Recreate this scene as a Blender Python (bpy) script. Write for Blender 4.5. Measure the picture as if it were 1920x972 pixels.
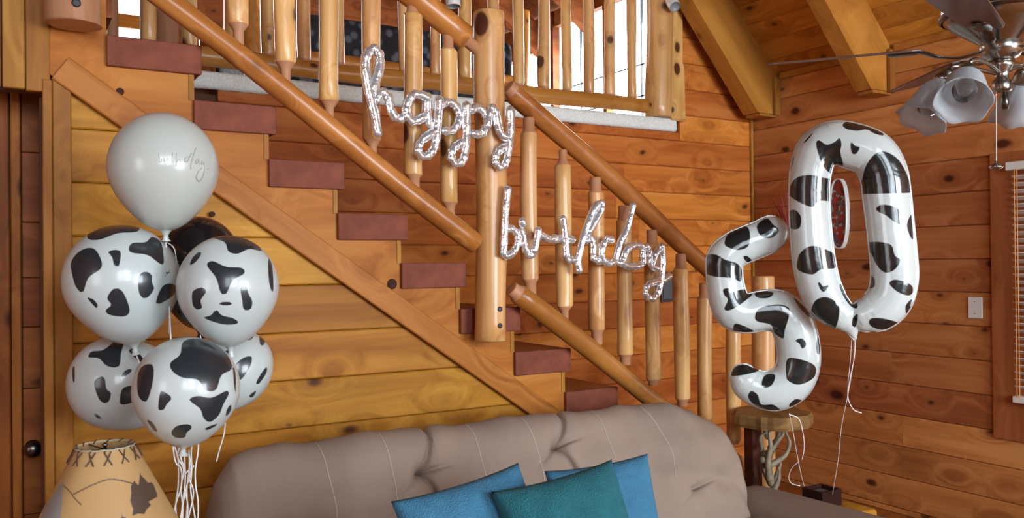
import bpy, bmesh, math, random
import numpy as np
from mathutils import Vector, Matrix

for o in list(bpy.data.objects): bpy.data.objects.remove(o)
scene = bpy.context.scene
COL = scene.collection
PI = math.pi

# ------------------------------------------------------------------ camera
F_PX = 1601.0
YAW, PITCH, ROLL = [math.radians(a) for a in (30.742, 0.3386, -0.5796)]
CAM = np.array([0.0, 0.0, 1.5])
_f = np.array([math.sin(YAW)*math.cos(PITCH), math.cos(YAW)*math.cos(PITCH), math.sin(PITCH)])
_rt = np.array([math.cos(YAW), -math.sin(YAW), 0.0]); _up = np.cross(_rt, _f)
_R = _rt*math.cos(ROLL) + _up*math.sin(ROLL)
_U = -_rt*math.sin(ROLL) + _up*math.cos(ROLL)
cd = bpy.data.cameras.new('camera'); co = bpy.data.objects.new('camera', cd); COL.objects.link(co)
cd.sensor_width = 36.0; cd.lens = 36.0*F_PX/1920.0; cd.clip_start = 0.05
M = Matrix.Identity(4)
for i in range(3):
    M[i][0] = _R[i]; M[i][1] = _U[i]; M[i][2] = -_f[i]; M[i][3] = CAM[i]
co.matrix_world = M
scene.camera = co

def ray(x, y): return _f + (x-960)/F_PX*_R - (y-486)/F_PX*_U
def PY(x, y, Y): d = ray(x, y); return CAM + d*(Y/d[1])          # point where the sight line meets the plane Y
def PX(x, y, X): d = ray(x, y); return CAM + d*(X/d[0])
def PD(x, y, D): return CAM + ray(x, y)*D
def PN(x, y, c, n): d = ray(x, y); return CAM + d*(np.dot(c-CAM, n)/np.dot(d, n))

# ------------------------------------------------------------------ world, lights, exposure
w = bpy.data.worlds.new('sky'); scene.world = w; w.use_nodes = True
bg = w.node_tree.nodes['Background']; bg.inputs[0].default_value = (0.80, 0.90, 1.0, 1); bg.inputs[1].default_value = 4.5
def area(name, loc, rot, sx, sy, power, col):
    l = bpy.data.lights.new(name, 'AREA'); l.shape = 'RECTANGLE'; l.size = sx; l.size_y = sy
    l.energy = power; l.color = col
    o = bpy.data.objects.new(name, l); COL.objects.link(o); o.location = loc; o.rotation_euler = rot
    return o
DAY = (0.86, 0.94, 1.0)
# daylight entering by the room's windows behind and beside the camera
area('daylight_rear', (-0.9, -3.40, 2.75), (PI/2, 0, 0), 1.1, 1.9, 26, DAY)
area('daylight_rear', (0.5, -3.40, 2.75), (PI/2, 0, 0), 1.1, 1.9, 70, DAY)
area('daylight_rear', (3.0, -3.40, 1.8), (PI/2, 0, 0), 1.9, 1.9, 200, DAY)
area('daylight_left', (-2.90, 0.3, 1.8), (0, -PI/2, 0), 1.6, 1.2, 22, DAY)
area('daylight_loft', (4.60, 6.2, 3.10), (0, PI/2, 0), 0.8, 2.6, 120, (0.95, 0.97, 1.0))
area('daylight_loft', (0.8, 8.45, 3.7), (-PI/2, 0, 0), 0.8, 1.0, 60, (0.95, 0.97, 1.0))
scene.view_settings.view_transform = 'Standard'; scene.view_settings.look = 'None'
scene.view_settings.gamma = 1.0; scene.view_settings.use_curve_mapping = False
scene.view_settings.exposure = 0.36

# ------------------------------------------------------------------ object helpers
def tag(o, label=None, cat=None, group=None, kind=None):
    if label: o['label'] = label
    if cat: o['category'] = cat
    if group: o['group'] = group
    if kind: o['kind'] = kind
    return o
def empty(name, loc=(0,0,0), label=None, cat=None, group=None):
    o = bpy.data.objects.new(name, None); COL.objects.link(o); o.location = loc; o.empty_display_size = 0.1
    return tag(o, label, cat, group)
def link_mesh(name, me, mats, parent=None, mw=None, smooth=False):
    if not isinstance(mats, (list, tuple)): mats = [mats]
    if not me.materials:
        for m in mats: me.materials.append(m)
    if smooth:
        for p in me.polygons: p.use_smooth = True
    o = bpy.data.objects.new(name, me); COL.objects.link(o)
    if mw is not None: o.matrix_world = mw
    if parent is not None:
        o.parent = parent; o.matrix_parent_inverse = parent_world(parent).inverted()
    return o
def parent_world(p):
    m = p.matrix_basis.copy()
    q = p
    while q.parent is not None:
        m = q.parent.matrix_basis @ q.matrix_parent_inverse @ m if False else (q.parent.matrix_basis @ (q.matrix_parent_inverse @ m)); q = q.parent
    return m
def pydata(name, V, Fc):
    me = bpy.data.meshes.new(name); me.from_pydata([tuple(v) for v in V], [], Fc); me.update(); return me
def box_bm(bm, lo, hi, bev=0.0, seg=1, mat=0):
    lo = Vector(lo); hi = Vector(hi)
    r = bmesh.ops.create_cube(bm, size=1.0)
    vs = r['verts']
    for v in vs: v.co = Vector([(lo[i]+hi[i])/2 + v.co[i]*(hi[i]-lo[i]) for i in range(3)])
    fs = set(f for v in vs for f in v.link_faces)
    for f in fs: f.material_index = mat
    if bev > 0:
        es = set(e for v in vs for e in v.link_edges)
        bmesh.ops.bevel(bm, geom=list(es), offset=bev, segments=seg, affect='EDGES', profile=0.5)
def box(name, lo, hi, m, parent=None, bev=0.0, seg=1, rot=None):
    bm = bmesh.new()
    c = [(lo[i]+hi[i])/2 for i in range(3)]
    box_bm(bm, [lo[i]-c[i] for i in range(3)], [hi[i]-c[i] for i in range(3)], bev, seg)
    me = bpy.data.meshes.new(name); bm.to_mesh(me); bm.free()
    mw = Matrix.Translation(c)
    if rot is not None: mw = mw @ rot
    return link_mesh(name, me, m, parent, mw)
def frame_from(p0, p1, hint=(0,0,1)):
    p0 = Vector(p0); p1 = Vector(p1); z = (p1-p0).normalized()
    h = Vector(hint)
    if abs(z.dot(h)) > 0.95: h = Vector((0,1,0))
    x = h.cross(z).normalized(); y = z.cross(x)
    m = Matrix.Identity(4)
    for i in range(3): m[i][0]=x[i]; m[i][1]=y[i]; m[i][2]=z[i]; m[i][3]=p0[i]
    return m
def lathe_data(prof, seg=24, cap=True):
    V=[]; Fc=[]
    for (r,z) in prof:
        for k in range(seg):
            a=2*PI*k/seg; V.append((r*math.cos(a), r*math.sin(a), z))
    n=len(prof)
    for i in range(n-1):
        for k in range(seg):
            a=i*seg+k; b=i*seg+(k+1)%seg
            Fc.append((a,b,b+seg,a+seg))
    if cap:
        Fc.append(tuple(range(seg-1,-1,-1))); Fc.append(tuple(range((n-1)*seg,n*seg)))
    return V,Fc
def lathe(name, prof, mats, parent=None, mw=None, seg=24, cap=True, smooth=True):
    V,Fc=lathe_data(prof,seg,cap); return link_mesh(name, pydata(name,V,Fc), mats, parent, mw, smooth)
def catmull(P, n=6, closed=False):
    P=[np.array(p,float) for p in P]; N=len(P); out=[]
    rng = range(N) if closed else range(N-1)
    for i in rng:
        p1=P[i]; p2=P[(i+1)%N]
        p0=P[(i-1)%N] if (closed or i>0) else 2*p1-p2
        p3=P[(i+2)%N] if (closed or i+2<N) else 2*p2-p1
        for k in range(n):
            t=k/n
            out.append(0.5*((2*p1)+(-p0+p2)*t+(2*p0-5*p1+4*p2-p3)*t*t+(-p0+3*p1-3*p2+p3)*t**3))
    if not closed: out.append(P[-1])
    return out
def tube_data(P, R, seg=8, up=(0,0,1), flat=1.0, base=0, round_caps=True, mod=None):
    """sweep along P; R radius or list; flat squeezes the section along 'up'"""
    P=[np.array(p,float)[:3] for p in P]; n=len(P)
    if not hasattr(R,'__len__'): R=[R]*n
    R=list(R)
    T=[]
    for i in range(n):
        d=P[min(i+1,n-1)]-P[max(i-1,0)]; T.append(d/(np.linalg.norm(d)+1e-12))
    if round_caps:
        pre=[(P[0]-T[0]*R[0]*s, R[0]*c) for s,c in ((0.97,0.22),(0.7,0.7),(0.35,0.93))]
        post=[(P[-1]+T[-1]*R[-1]*s, R[-1]*c) for s,c in ((0.35,0.93),(0.7,0.7),(0.97,0.22))]
        P=[a for a,b in pre]+P+[a for a,b in post]; R=[b for a,b in pre]+R+[b for a,b in post]
        T=[T[0]]*3+T+[T[-1]]*3; n=len(P)
    up=np.array(up,float); V=[]; Fc=[]
    prev=None
    for i in range(n):
        t=T[i]
        if prev is None:
            u=up-np.dot(up,t)*t
            if np.linalg.norm(u)<0.1: u=np.array([0,1,0.])-t[1]*t
        else:
            u=prev-np.dot(prev,t)*t if flat==1.0 else up-np.dot(up,t)*t
            if np.linalg.norm(u)<1e-3: u=prev
        u=u/np.linalg.norm(u); prev=u
        s=np.cross(t,u)
        for k in range(seg):
            a=2*PI*k/seg
            rr=R[i]*(mod(i,n,a) if mod else 1.0)
            V.append(P[i]+s*math.cos(a)*rr+u*math.sin(a)*rr*flat)
    for i in range(n-1):
        for k in range(seg):
            a=i*seg+k; b=i*seg+(k+1)%seg
            Fc.append((base+a,base+b,base+b+seg,base+a+seg))
    Fc.append(tuple(base+k for k in range(seg-1,-1,-1))); Fc.append(tuple(base+(n-1)*seg+k for k in range(seg)))
    return V,Fc
def tube(name, P, R, m, parent=None, seg=8, up=(0,0,1), flat=1.0, origin=None, round_caps=True, mod=None):
    if origin is None: origin = P[0][:3]
    origin=np.array(origin,float)
    V,Fc=tube_data([np.array(p)[:3]-origin for p in P],R,seg,up,flat,0,round_caps,mod)
    return link_mesh(name, pydata(name,V,Fc), m, parent, Matrix.Translation(Vector(origin)), True)
def prism_y(name, poly, y0, y1, m, parent=None, bev=0.0):
    """polygon in X,Z extruded from y0 to y1; origin at first point"""
    ox,oz=poly[0]
    bm=bmesh.new()
    a=[bm.verts.new((x-ox,0,z-oz)) for x,z in poly]
    b=[bm.verts.new((x-ox,y1-y0,z-oz)) for x,z in poly]
    n=len(poly); bm.faces.new(a); bm.faces.new(b[::-1])
    for i in range(n): bm.faces.new((a[(i+1)%n],a[i],b[i],b[(i+1)%n]))
    bmesh.ops.recalc_face_normals(bm, faces=bm.faces)
    if bev>0: bmesh.ops.bevel(bm, geom=list(bm.edges), offset=bev, segments=1, affect='EDGES')
    me=bpy.data.meshes.new(name); bm.to_mesh(me); bm.free()
    return link_mesh(name, me, m, parent, Matrix.Translation((ox,y0,oz)))

# ------------------------------------------------------------------ materials
def new_mat(name):
    m=bpy.data.materials.new(name); m.use_nodes=True; nt=m.node_tree
    return m, nt, nt.nodes['Principled BSDF']
def N(nt,t,**kw):
    n=nt.nodes.new(t)
    for k,v in kw.items(): setattr(n,k,v)
    return n
def simple(name, col, rough=0.5, metal=0.0, bump=0.0, bscale=200, spec=0.5, coat=0.0, var=0.0, vscale=8):
    m,nt,b=new_mat(name)
    b.inputs['Base Color'].default_value=(*col,1); b.inputs['Roughness'].default_value=rough
    b.inputs['Metallic'].default_value=metal; b.inputs['Specular IOR Level'].default_value=spec
    b.inputs['Coat Weight'].default_value=coat
    tc=N(nt,'ShaderNodeTexCoord')
    if var>0:
        no=N(nt,'ShaderNodeTexNoise'); no.inputs['Scale'].default_value=vscale; no.inputs['Detail'].default_value=4
        nt.links.new(tc.outputs['Object'],no.inputs['Vector'])
        r=N(nt,'ShaderNodeValToRGB'); r.color_ramp.elements[0].position=.3; r.color_ramp.elements[1].position=.7
        r.color_ramp.elements[0].color=(*[c*(1-var) for c in col],1); r.color_ramp.elements[1].color=(*[min(1,c*(1+var)) for c in col],1)
        nt.links.new(no.outputs['Fac'],r.inputs['Fac']); nt.links.new(r.outputs['Color'],b.inputs['Base Color'])
    if bump>0:
        no=N(nt,'ShaderNodeTexNoise'); no.inputs['Scale'].default_value=bscale; no.inputs['Detail'].default_value=3
        nt.links.new(tc.outputs['Object'],no.inputs['Vector'])
        bp=N(nt,'ShaderNodeBump'); bp.inputs['Strength'].default_value=bump; bp.inputs['Distance'].default_value=.01
        nt.links.new(no.outputs['Fac'],bp.inputs['Height']); nt.links.new(bp.outputs['Normal'],b.inputs['Normal'])
    return m
def wood(name, dark, mid, light, axis=0, rough=0.4, knots=1.0, kscale=None, tone=0.22, knotcol=(0.085,0.026,0.010), ksize=0.085, gs=1.0, flat2d=None, coat=0.0, spec=.10):
    if flat2d is None: flat2d = axis==0
    m,nt,b=new_mat(name); L=nt.links.new
    tc=N(nt,'ShaderNodeTexCoord'); oi=N(nt,'ShaderNodeObjectInfo')
    sc=N(nt,'ShaderNodeVectorMath',operation='SCALE'); sc.inputs[0].default_value=(17.3,9.1,23.7)
    L(oi.outputs['Random'],sc.inputs['Scale'])
    ad=N(nt,'ShaderNodeVectorMath',operation='ADD'); L(tc.outputs['Object'],ad.inputs[0]); L(sc.outputs[0],ad.inputs[1])
    # knots
    ks=kscale or [(2.6,0.6,4.6),(5.2,.6,2.3),(9,9,5.5)][axis]
    mk=N(nt,'ShaderNodeMapping'); mk.inputs['Scale'].default_value=ks; L(ad.outputs[0],mk.inputs['Vector'])
    if flat2d:
        sx=N(nt,'ShaderNodeSeparateXYZ'); L(mk.outputs[0],sx.inputs[0]); cbn=N(nt,'ShaderNodeCombineXYZ'); L(sx.outputs[0],cbn.inputs[0]); L(sx.outputs[2],cbn.inputs[1]); mk=cbn
    # warp slightly
    wn=N(nt,'ShaderNodeTexNoise'); wn.inputs['Scale'].default_value=7; L(ad.outputs[0],wn.inputs['Vector'])
    wm=N(nt,'ShaderNodeMixRGB'); wm.blend_type='LINEAR_LIGHT'; wm.inputs[0].default_value=.06; L(mk.outputs[0],wm.inputs[1]); L(wn.outputs['Color'],wm.inputs[2])
    vo=N(nt,'ShaderNodeTexVoronoi'); vo.voronoi_dimensions='2D' if flat2d else '3D'; vo.inputs['Scale'].default_value=1.0; L(wm.outputs[0],vo.inputs['Vector'])
    kc=N(nt,'ShaderNodeSeparateColor'); L(vo.outputs['Color'],kc.inputs[0])
    # grain, bending round the knots
    sg=[(0.9,7,11),(7,.9,11),(11,11,1.2)][axis]
    mg=N(nt,'ShaderNodeMapping'); mg.inputs['Scale'].default_value=[s*gs for s in sg]; L(ad.outputs[0],mg.inputs['Vector'])
    bend=N(nt,'ShaderNodeMapRange'); bend.inputs['From Min'].default_value=0; bend.inputs['From Max'].default_value=.45; bend.inputs['To Min'].default_value=1.1; bend.inputs['To Max'].default_value=0
    L(vo.outputs['Distance'],bend.inputs['Value'])
    ad2=N(nt,'ShaderNodeVectorMath',operation='ADD'); L(mg.outputs[0],ad2.inputs[0])
    L(bend.outputs[0],ad2.inputs[1])
    no=N(nt,'ShaderNodeTexNoise'); no.inputs['Scale'].default_value=1.0; no.inputs['Detail'].default_value=5; no.inputs['Roughness'].default_value=.6; no.inputs['Distortion'].default_value=.35
    L(ad2.outputs[0],no.inputs['Vector'])
    rp=N(nt,'ShaderNodeValToRGB'); e=rp.color_ramp.elements; e[0].position=.35; e[0].color=(*dark,1); e[1].position=.65; e[1].color=(*light,1)
    e2=rp.color_ramp.elements.new(.5); e2.color=(*mid,1)
    L(no.outputs['Fac'],rp.inputs['Fac'])
    # knot mask : inside when distance < size*rand
    kz=N(nt,'ShaderNodeMath',operation='MULTIPLY_ADD'); L(kc.outputs[0],kz.inputs[0]); kz.inputs[1].default_value=ksize*(2.1 if flat2d else 4.6)*knots; kz.inputs[2].default_value=-ksize*(1.15 if flat2d else 2.0)
    df=N(nt,'ShaderNodeMath',operation='SUBTRACT'); L(kz.outputs[0],df.inputs[0]); L(vo.outputs['Distance'],df.inputs[1])
    mr=N(nt,'ShaderNodeMapRange'); mr.inputs['From Min'].default_value=-.035; mr.inputs['From Max'].default_value=.03; L(df.outputs[0],mr.inputs['Value'])
    halo=N(nt,'ShaderNodeMapRange'); halo.inputs['From Min'].default_value=-.2; halo.inputs['From Max'].default_value=-.0; halo.inputs['To Max'].default_value=.45; L(df.outputs[0],halo.inputs['Value'])
    mh=N(nt,'ShaderNodeMixRGB'); L(halo.outputs[0],mh.inputs[0]); L(rp.outputs[0],mh.inputs[1]); mh.inputs[2].default_value=(*[c*.62 for c in dark],1)
    mx=N(nt,'ShaderNodeMixRGB'); L(mr.outputs[0],mx.inputs[0]); L(mh.outputs[0],mx.inputs[1]); mx.inputs[2].default_value=(*knotcol,1)
    # large blotches and a tone per board
    bl=N(nt,'ShaderNodeTexNoise'); bl.inputs['Scale'].default_value=1.3; bl.inputs['Detail'].default_value=2; L(ad.outputs[0],bl.inputs['Vector'])
    hv=N(nt,'ShaderNodeHueSaturation')
    t1=N(nt,'ShaderNodeMapRange'); t1.inputs['To Min'].default_value=1-tone; t1.inputs['To Max'].default_value=1+tone*.7; L(oi.outputs['Random'],t1.inputs['Value'])
    t2=N(nt,'ShaderNodeMapRange'); t2.inputs['From Min'].default_value=.3; t2.inputs['From Max'].default_value=.7; t2.inputs['To Min'].default_value=.86; t2.inputs['To Max'].default_value=1.12; L(bl.outputs['Fac'],t2.inputs['Value'])
    mm=N(nt,'ShaderNodeMath',operation='MULTIPLY'); L(t1.outputs[0],mm.inputs[0]); L(t2.outputs[0],mm.inputs[1]); L(mm.outputs[0],hv.inputs['Value'])
    t3=N(nt,'ShaderNodeMapRange'); t3.inputs['To Min'].default_value=.492; t3.inputs['To Max'].default_value=.507; L(oi.outputs['Random'],t3.inputs['Value']); L(t3.outputs[0],hv.inputs['Hue'])
    L(mx.outputs[0],hv.inputs['Color']); L(hv.outputs[0],b.inputs['Base Color'])
    b.inputs['Roughness'].default_value=rough; b.inputs['Specular IOR Level'].default_value=spec; b.inputs['Coat Weight'].default_value=coat; b.inputs['Coat Roughness'].default_value=.22
    bp=N(nt,'ShaderNodeBump'); bp.inputs['Strength'].default_value=.12; bp.inputs['Distance'].default_value=.004
    L(no.outputs['Fac'],bp.inputs['Height']); L(bp.outputs['Normal'],b.inputs['Normal'])
    return m
def two_tone(name, base, spot, rough=.25, attr='spot', soft=.0015, bump=0.0, trans=0.0, metal=0.0, rough2=None, third=None, coat=0.0):
    m,nt,b=new_mat(name); L=nt.links.new
    at=N(nt,'ShaderNodeAttribute'); at.attribute_name=attr
    mr=N(nt,'ShaderNodeMapRange'); mr.inputs['From Min'].default_value=-soft; mr.inputs['From Max'].default_value=soft
    L(at.outputs['Fac'],mr.inputs['Value'])
    mx=N(nt,'ShaderNodeMixRGB'); L(mr.outputs[0],mx.inputs[0]); mx.inputs[1].default_value=(*base,1); mx.inputs[2].default_value=(*spot,1)
    out=mx
    if third:
        at2=N(nt,'ShaderNodeAttribute'); at2.attribute_name='patch'
        m2=N(nt,'ShaderNodeMapRange'); m2.inputs['From Min'].default_value=-soft; m2.inputs['From Max'].default_value=soft; L(at2.outputs['Fac'],m2.inputs['Value'])
        mx2=N(nt,'ShaderNodeMixRGB'); L(m2.outputs[0],mx2.inputs[0]); L(mx.outputs[0],mx2.inputs[1]); mx2.inputs[2].default_value=(*third,1); out=mx2
    L(out.outputs[0],b.inputs['Base Color']); b.inputs['Roughness'].default_value=rough
    b.inputs['Metallic'].default_value=metal; b.inputs['Coat Weight'].default_value=coat; b.inputs['Coat Roughness'].default_value=.08
    if bump>0:
        tc=N(nt,'ShaderNodeTexCoord'); no=N(nt,'ShaderNodeTexNoise'); no.inputs['Scale'].default_value=9; no.inputs['Detail'].default_value=2; no.inputs['Distortion'].default_value=1.2
        L(tc.outputs['Object'],no.inputs['Vector'])
        bp=N(nt,'ShaderNodeBump'); bp.inputs['Strength'].default_value=bump; bp.inputs['Distance'].default_value=.02
        L(no.outputs['Fac'],bp.inputs['Height']); L(bp.outputs['Normal'],b.inputs['Normal'])
    return m

W_CLOSET = wood('pine_boards_golden', (0.31,0.12,0.014),(0.42,0.18,0.022),(0.51,0.245,0.036), 0, .42, 1.0, tone=.16)
W_BACK   = wood('pine_boards_amber', (0.43,0.12,0.022),(0.58,0.185,0.036),(0.68,0.25,0.058), 0, .42, 1.1, tone=.22)
W_RIGHT  = wood('pine_boards_rosy', (0.36,0.12,0.036),(0.48,0.18,0.055),(0.57,0.24,0.082), 0, .42, 1.2, tone=.22)
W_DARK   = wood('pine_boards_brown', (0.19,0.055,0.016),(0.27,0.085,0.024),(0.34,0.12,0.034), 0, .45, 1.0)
W_DARKZ  = wood('pine_boards_brown_upright', (0.22,0.065,0.016),(0.33,0.105,0.022),(0.42,0.15,0.032), 2, .45, 1.0, kscale=(5,.6,2.4), flat2d=True)
W_CEIL   = wood('pine_ceiling_boards', (0.34,0.12,0.018),(0.45,0.17,0.026),(0.54,0.225,0.04), 0, .45, 1.0)
W_BEAM   = wood('pine_beam', (0.32,0.12,0.022),(0.41,0.16,0.03),(0.48,0.20,0.042), 0, .45, .8, tone=.1)
W_TRIM   = wood('pine_trim', (0.28,0.11,0.02),(0.36,0.155,0.028),(0.43,0.20,0.042), 2, .42, .7, kscale=(5,.6,2.2), tone=.08, flat2d=True)
W_TRIMX  = wood('pine_trim_lengthwise', (0.30,0.105,0.018),(0.39,0.15,0.028),(0.47,0.195,0.042), 0, .42, .7, tone=.06)
W_PANEL  = wood('pine_stringer', (0.30,0.092,0.014),(0.42,0.145,0.026),(0.50,0.20,0.042), 0, .45, .7, kscale=(1.9,.6,2.2), tone=.03, gs=.9)
W_LOG    = wood('peeled_log', (0.54,0.26,0.08),(0.68,0.37,0.13),(0.79,0.48,0.20), 2, .33, 1.3, tone=.08, ksize=.075, coat=.35, spec=.4)
W_RAIL   = wood('log_handrail', (0.34,0.125,0.022),(0.45,0.18,0.036),(0.53,0.235,0.055), 2, .34, 1.0, tone=.05, ksize=.075, coat=.25, spec=.3)
W_TREADTOP = wood('amber_stair_board', (0.22,0.06,0.018),(0.30,0.09,0.028),(0.36,0.12,0.04), 1, .4, .5)
W_TENON  = simple('bare_log_tenon', (0.46,0.22,0.11), .5, var=.12)
W_TREAD  = simple('stained_stair_tread', (0.20,0.058,0.034), .6, spec=.12, var=.25, vscale=14, bump=.08, bscale=60)
GAP      = simple('board_joint_shadow_wood', (0.10,0.035,0.012), .8)
CARPET   = simple('grey_carpet', (0.82,0.85,0.80), .95, bump=.4, bscale=350, var=.12, vscale=120)
PLASTIC  = simple('white_plastic', (0.72,0.72,0.70), .35)
DARKP    = simple('dark_plastic', (0.05,0.05,0.055), .4)
STEEL    = simple('brushed_nickel', (0.36,0.34,0.31), .25, metal=1.0)
PEWTER   = simple('dark_nickel', (0.13,0.115,0.10), .3, metal=1.0)
SUEDE    = simple('taupe_microsuede', (0.285,0.215,0.172), .9, bump=.12, bscale=90, var=.13, vscale=3.2, spec=.2)
THREAD   = simple('pale_seam_thread', (0.48,0.41,0.35), .8)
BLACKM   = simple('black_print', (0.015,0.015,0.02), .5)

# ------------------------------------------------------------------ boards
_bc={}
def board_mesh(L, h, t=.02, ch=.005):
    k=(round(L,3),round(h,3),t,ch)
    if k not in _bc:
        prof=[(t,0),(ch,0),(0,ch),(0,h-ch),(ch,h),(t,h)]
        V=[(0,y,z) for y,z in prof]+[(L,y,z) for y,z in prof]
        n=6; Fc=[tuple(range(n)),tuple(range(2*n-1,n-1,-1))]+[(i,i+n,(i+1)%n+n,(i+1)%n) for i in range(n)]
        me=pydata('board',V,Fc); 
        bm=bmesh.new(); bm.from_mesh(me); bmesh.ops.recalc_face_normals(bm,faces=bm.faces); bm.to_mesh(me); bm.free()
        _bc[k]=me
    return _bc[k]
def board(name, origin, dirx, L, h, m, parent, normal=None, t=.02, ch=.005):
    """front face at local y=0, body behind (+y)"""
    x=Vector(dirx).normalized(); z=Vector(normal) if normal is not None else Vector((0,0,1))
    y=z.cross(x)
    mw=Matrix.Identity(4)
    for i in range(3): mw[i][0]=x[i]; mw[i][1]=y[i]; mw[i][2]=z[i]; mw[i][3]=origin[i]
    me=board_mesh(L,h,t,ch)
    key=(id(me),m.name)
    if me.materials and me.materials[0]!=m:
        me=_bc.get(key) or me.copy(); me.materials.clear(); me.materials.append(m); _bc[key]=me
    return link_mesh(name, me, m, parent, mw)
def courses(parent, name, x_of, z0, z1, hgt, m, place, rng, jitter=.0, gap=.0022, joints=None):
    """rows of boards; x_of(zlo,zhi)->list of (a,b) runs; place(a,z,L,h)"""
    z=z0; r=0
    while z < z1-1e-4:
        h=min(hgt, z1-z)
        for a,b in x_of(z,z+h):
            cuts=[a]
            if joints and rng.random()<joints and b-a>1.2: cuts.append(a+(b-a)*rng.uniform(.3,.7))
            cuts.append(b)
            for i in range(len(cuts)-1):
                if cuts[i+1]-cuts[i]>.02: place(cuts[i], z+gap/2, cuts[i+1]-cuts[i]-.0015, h-gap, rng.uniform(0,.0025))
        z+=hgt; r+=1

rng=random.Random(5)
EW=4.53; BW=4.30; SP=3.08; LOFT=2.45
# ------------------------------------------------------------------ structure
floor=box('floor', (-3.0,-3.5,-.08),(4.75,BW+.1,0), W_DARK); tag(floor,kind='structure')
for k in range(24):
    board('floor_board',(-3.0,-3.5+.33*k,.0),(1,0,0),7.53,.326,W_DARK,floor,normal=(0,1,0),t=.012) if False else None
# right wall
wr=box('wall_right',(EW+.022,-3.5,-.05),(EW+.14,BW+.12,2.80),GAP); tag(wr,kind='structure')
WIN_Y0,WIN_Y1,WIN_Z0,WIN_Z1=0.75,2.08,.80,1.93
wr_me=None
bpy.data.objects.remove(wr)
bm=bmesh.new()
box_bm(bm,(EW+.022,WIN_Y1+.02,-.05),(EW+.14,BW+.12,2.80)); box_bm(bm,(EW+.022,-3.5,-.05),(EW+.14,WIN_Y0-.02,2.80))
box_bm(bm,(EW+.022,WIN_Y0-.02,-.05),(EW+.14,WIN_Y1+.02,WIN_Z0-.02)); box_bm(bm,(EW+.022,WIN_Y0-.02,WIN_Z1+.02),(EW+.14,WIN_Y1+.02,2.80))
me=bpy.data.meshes.new('wall_right'); bm.to_mesh(me); bm.free()
wr=link_mesh('wall_right',me,GAP); tag(wr,kind='structure')
CASE_Y=PX(1862,560,EW)[1]
def runs_r(z0,z1):
    if z1<2.28 and z0>.02: return [(CASE_Y,BW)]
    return [(WIN_Y0-.6,BW)]
def place_r(a,z,L,h,j):
    # boards run along -Y so that their face looks to -X
    board('plank',(EW-j,a+L,z),(0,-1,0),L,h,W_RIGHT,wr)
zz=[0.035+.1835*i for i in range(16)]
for i in range(15):
    z=zz[i]; h=.1835 if z+.1835<2.79 else 2.79-z
    if h<.02: continue
    a,b=(CASE_Y+.0,BW) if (z>.45 and z<2.0) else (1.2,BW)
    cuts=[a,b]
    jx={5:None,7:3.3}.get(i)
    if i in (2,4,6,9,11,13): cuts=[a,a+(b-a)*rng.uniform(.35,.7),b]
    for k in range(len(cuts)-1): place_r(cuts[k],z+.001,cuts[k+1]-cuts[k]-.0015,h-.002,rng.uniform(0,.003))
place_r(1.2,.001,BW-1.2,.032,0)
place_r(-3.5,0.0,4.69,2.79,0)
# back wall : below the loft, and full height right of it
wb=None
bm=bmesh.new()
box_bm(bm,(-.4,BW+.022,-.05),(EW+.1,BW+.1,LOFT-.11)); box_bm(bm,(3.86,BW+.022,LOFT-.11),(EW+.1,BW+.1,3.4))
me=bpy.data.meshes.new('wall_back'); bm.to_mesh(me); bm.free()
wb=link_mesh('wall_back',me,GAP); tag(wb,kind='structure')
z=-.01+.0; i=0
rows=[.0]
base=1.9585
zs=[base+.1745*k for k in range(-11,9)]
for z in zs:
    h=.1745
    z0=max(z,0.0); h=z+.1745-z0
    full=z0>LOFT-.11
    a=3.865 if full else .9
    b=EW-.001
    if not full and z+.1745>LOFT-.085: 
        board('plank',(.9,BW-.001,z0+.001),(1,0,0),3.865-.9,max(.02,LOFT-.085-z0-.002),W_BACK,wb)
        board('plank',(3.866,BW-.001,z0+.001),(1,0,0),b-3.866,h-.002,W_BACK,wb); continue
    if full:
        # gable : stop under the sloping ceiling
        b=EW-.001
        board('plank',(a,BW-rng.uniform(0,.002),z0+.001),(1,0,0),b-a-.0015,h-.002,W_BACK,wb)
    else:
        cuts=[a,b]
        if rng.random()<.5: cuts=[a,a+(b-a)*rng.uniform(.35,.8),b]
        for k in range(len(cuts)-1):
            board('plank',(cuts[k],BW-rng.uniform(0,.002),z0+.001),(1,0,0),cuts[k+1]-cuts[k]-.0015,h-.002,W_BACK,wb)
# corner trim
tr=box('trim_1',(EW-.022,BW-.022,0),(EW-.002,BW-.003,2.9),W_TRIM,bev=.004,seg=2); tag(tr,kind='structure')
# closet wall under the stairs
DL=[PY(130,170,SP-.012),PY(1005,785,SP-.012)]
def diag_x(z): return DL[0][0]+(DL[1][0]-DL[0][0])*(z-DL[0][2])/(DL[1][2]-DL[0][2])
wc=prism_y('wall_stairs',[(.1,0),(diag_x(0)-.05,0),(diag_x(2.05)-.02,2.05),(.1,2.05)],SP+.045,SP+.10,GAP); tag(wc,kind='structure')
z=0.907-.1745*6
XL=PY(133,400,SP+.02)[0]-.01
while z<2.15:
    z0=max(z,0); h=z+.1745-z0
    xr=diag_x(z0)+.06
    if h>.02 and xr>XL+.03:
        board('plank',(XL,SP+.022-rng.uniform(0,.002),z0+.001),(1,0,0),xr-XL,h-.002,W_CLOSET,wc)
    z+=.1745
# corner boards of the closet
ca=[PY(99.5,400,SP)[0],PY(135,400,SP)[0]]
t=box('trim_2',(ca[0],SP-.004,0),(ca[1],SP+.03,PY(110,145,SP)[2]),W_TRIM,bev=.003); tag(t,kind='structure')
t=box('trim_3',(PY(80.5,400,SP)[0],SP-.012,0),(ca[0]-.001,SP+.03,PY(90,150,SP)[2]),W_TRIM,bev=.003); tag(t,kind='structure')
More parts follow.
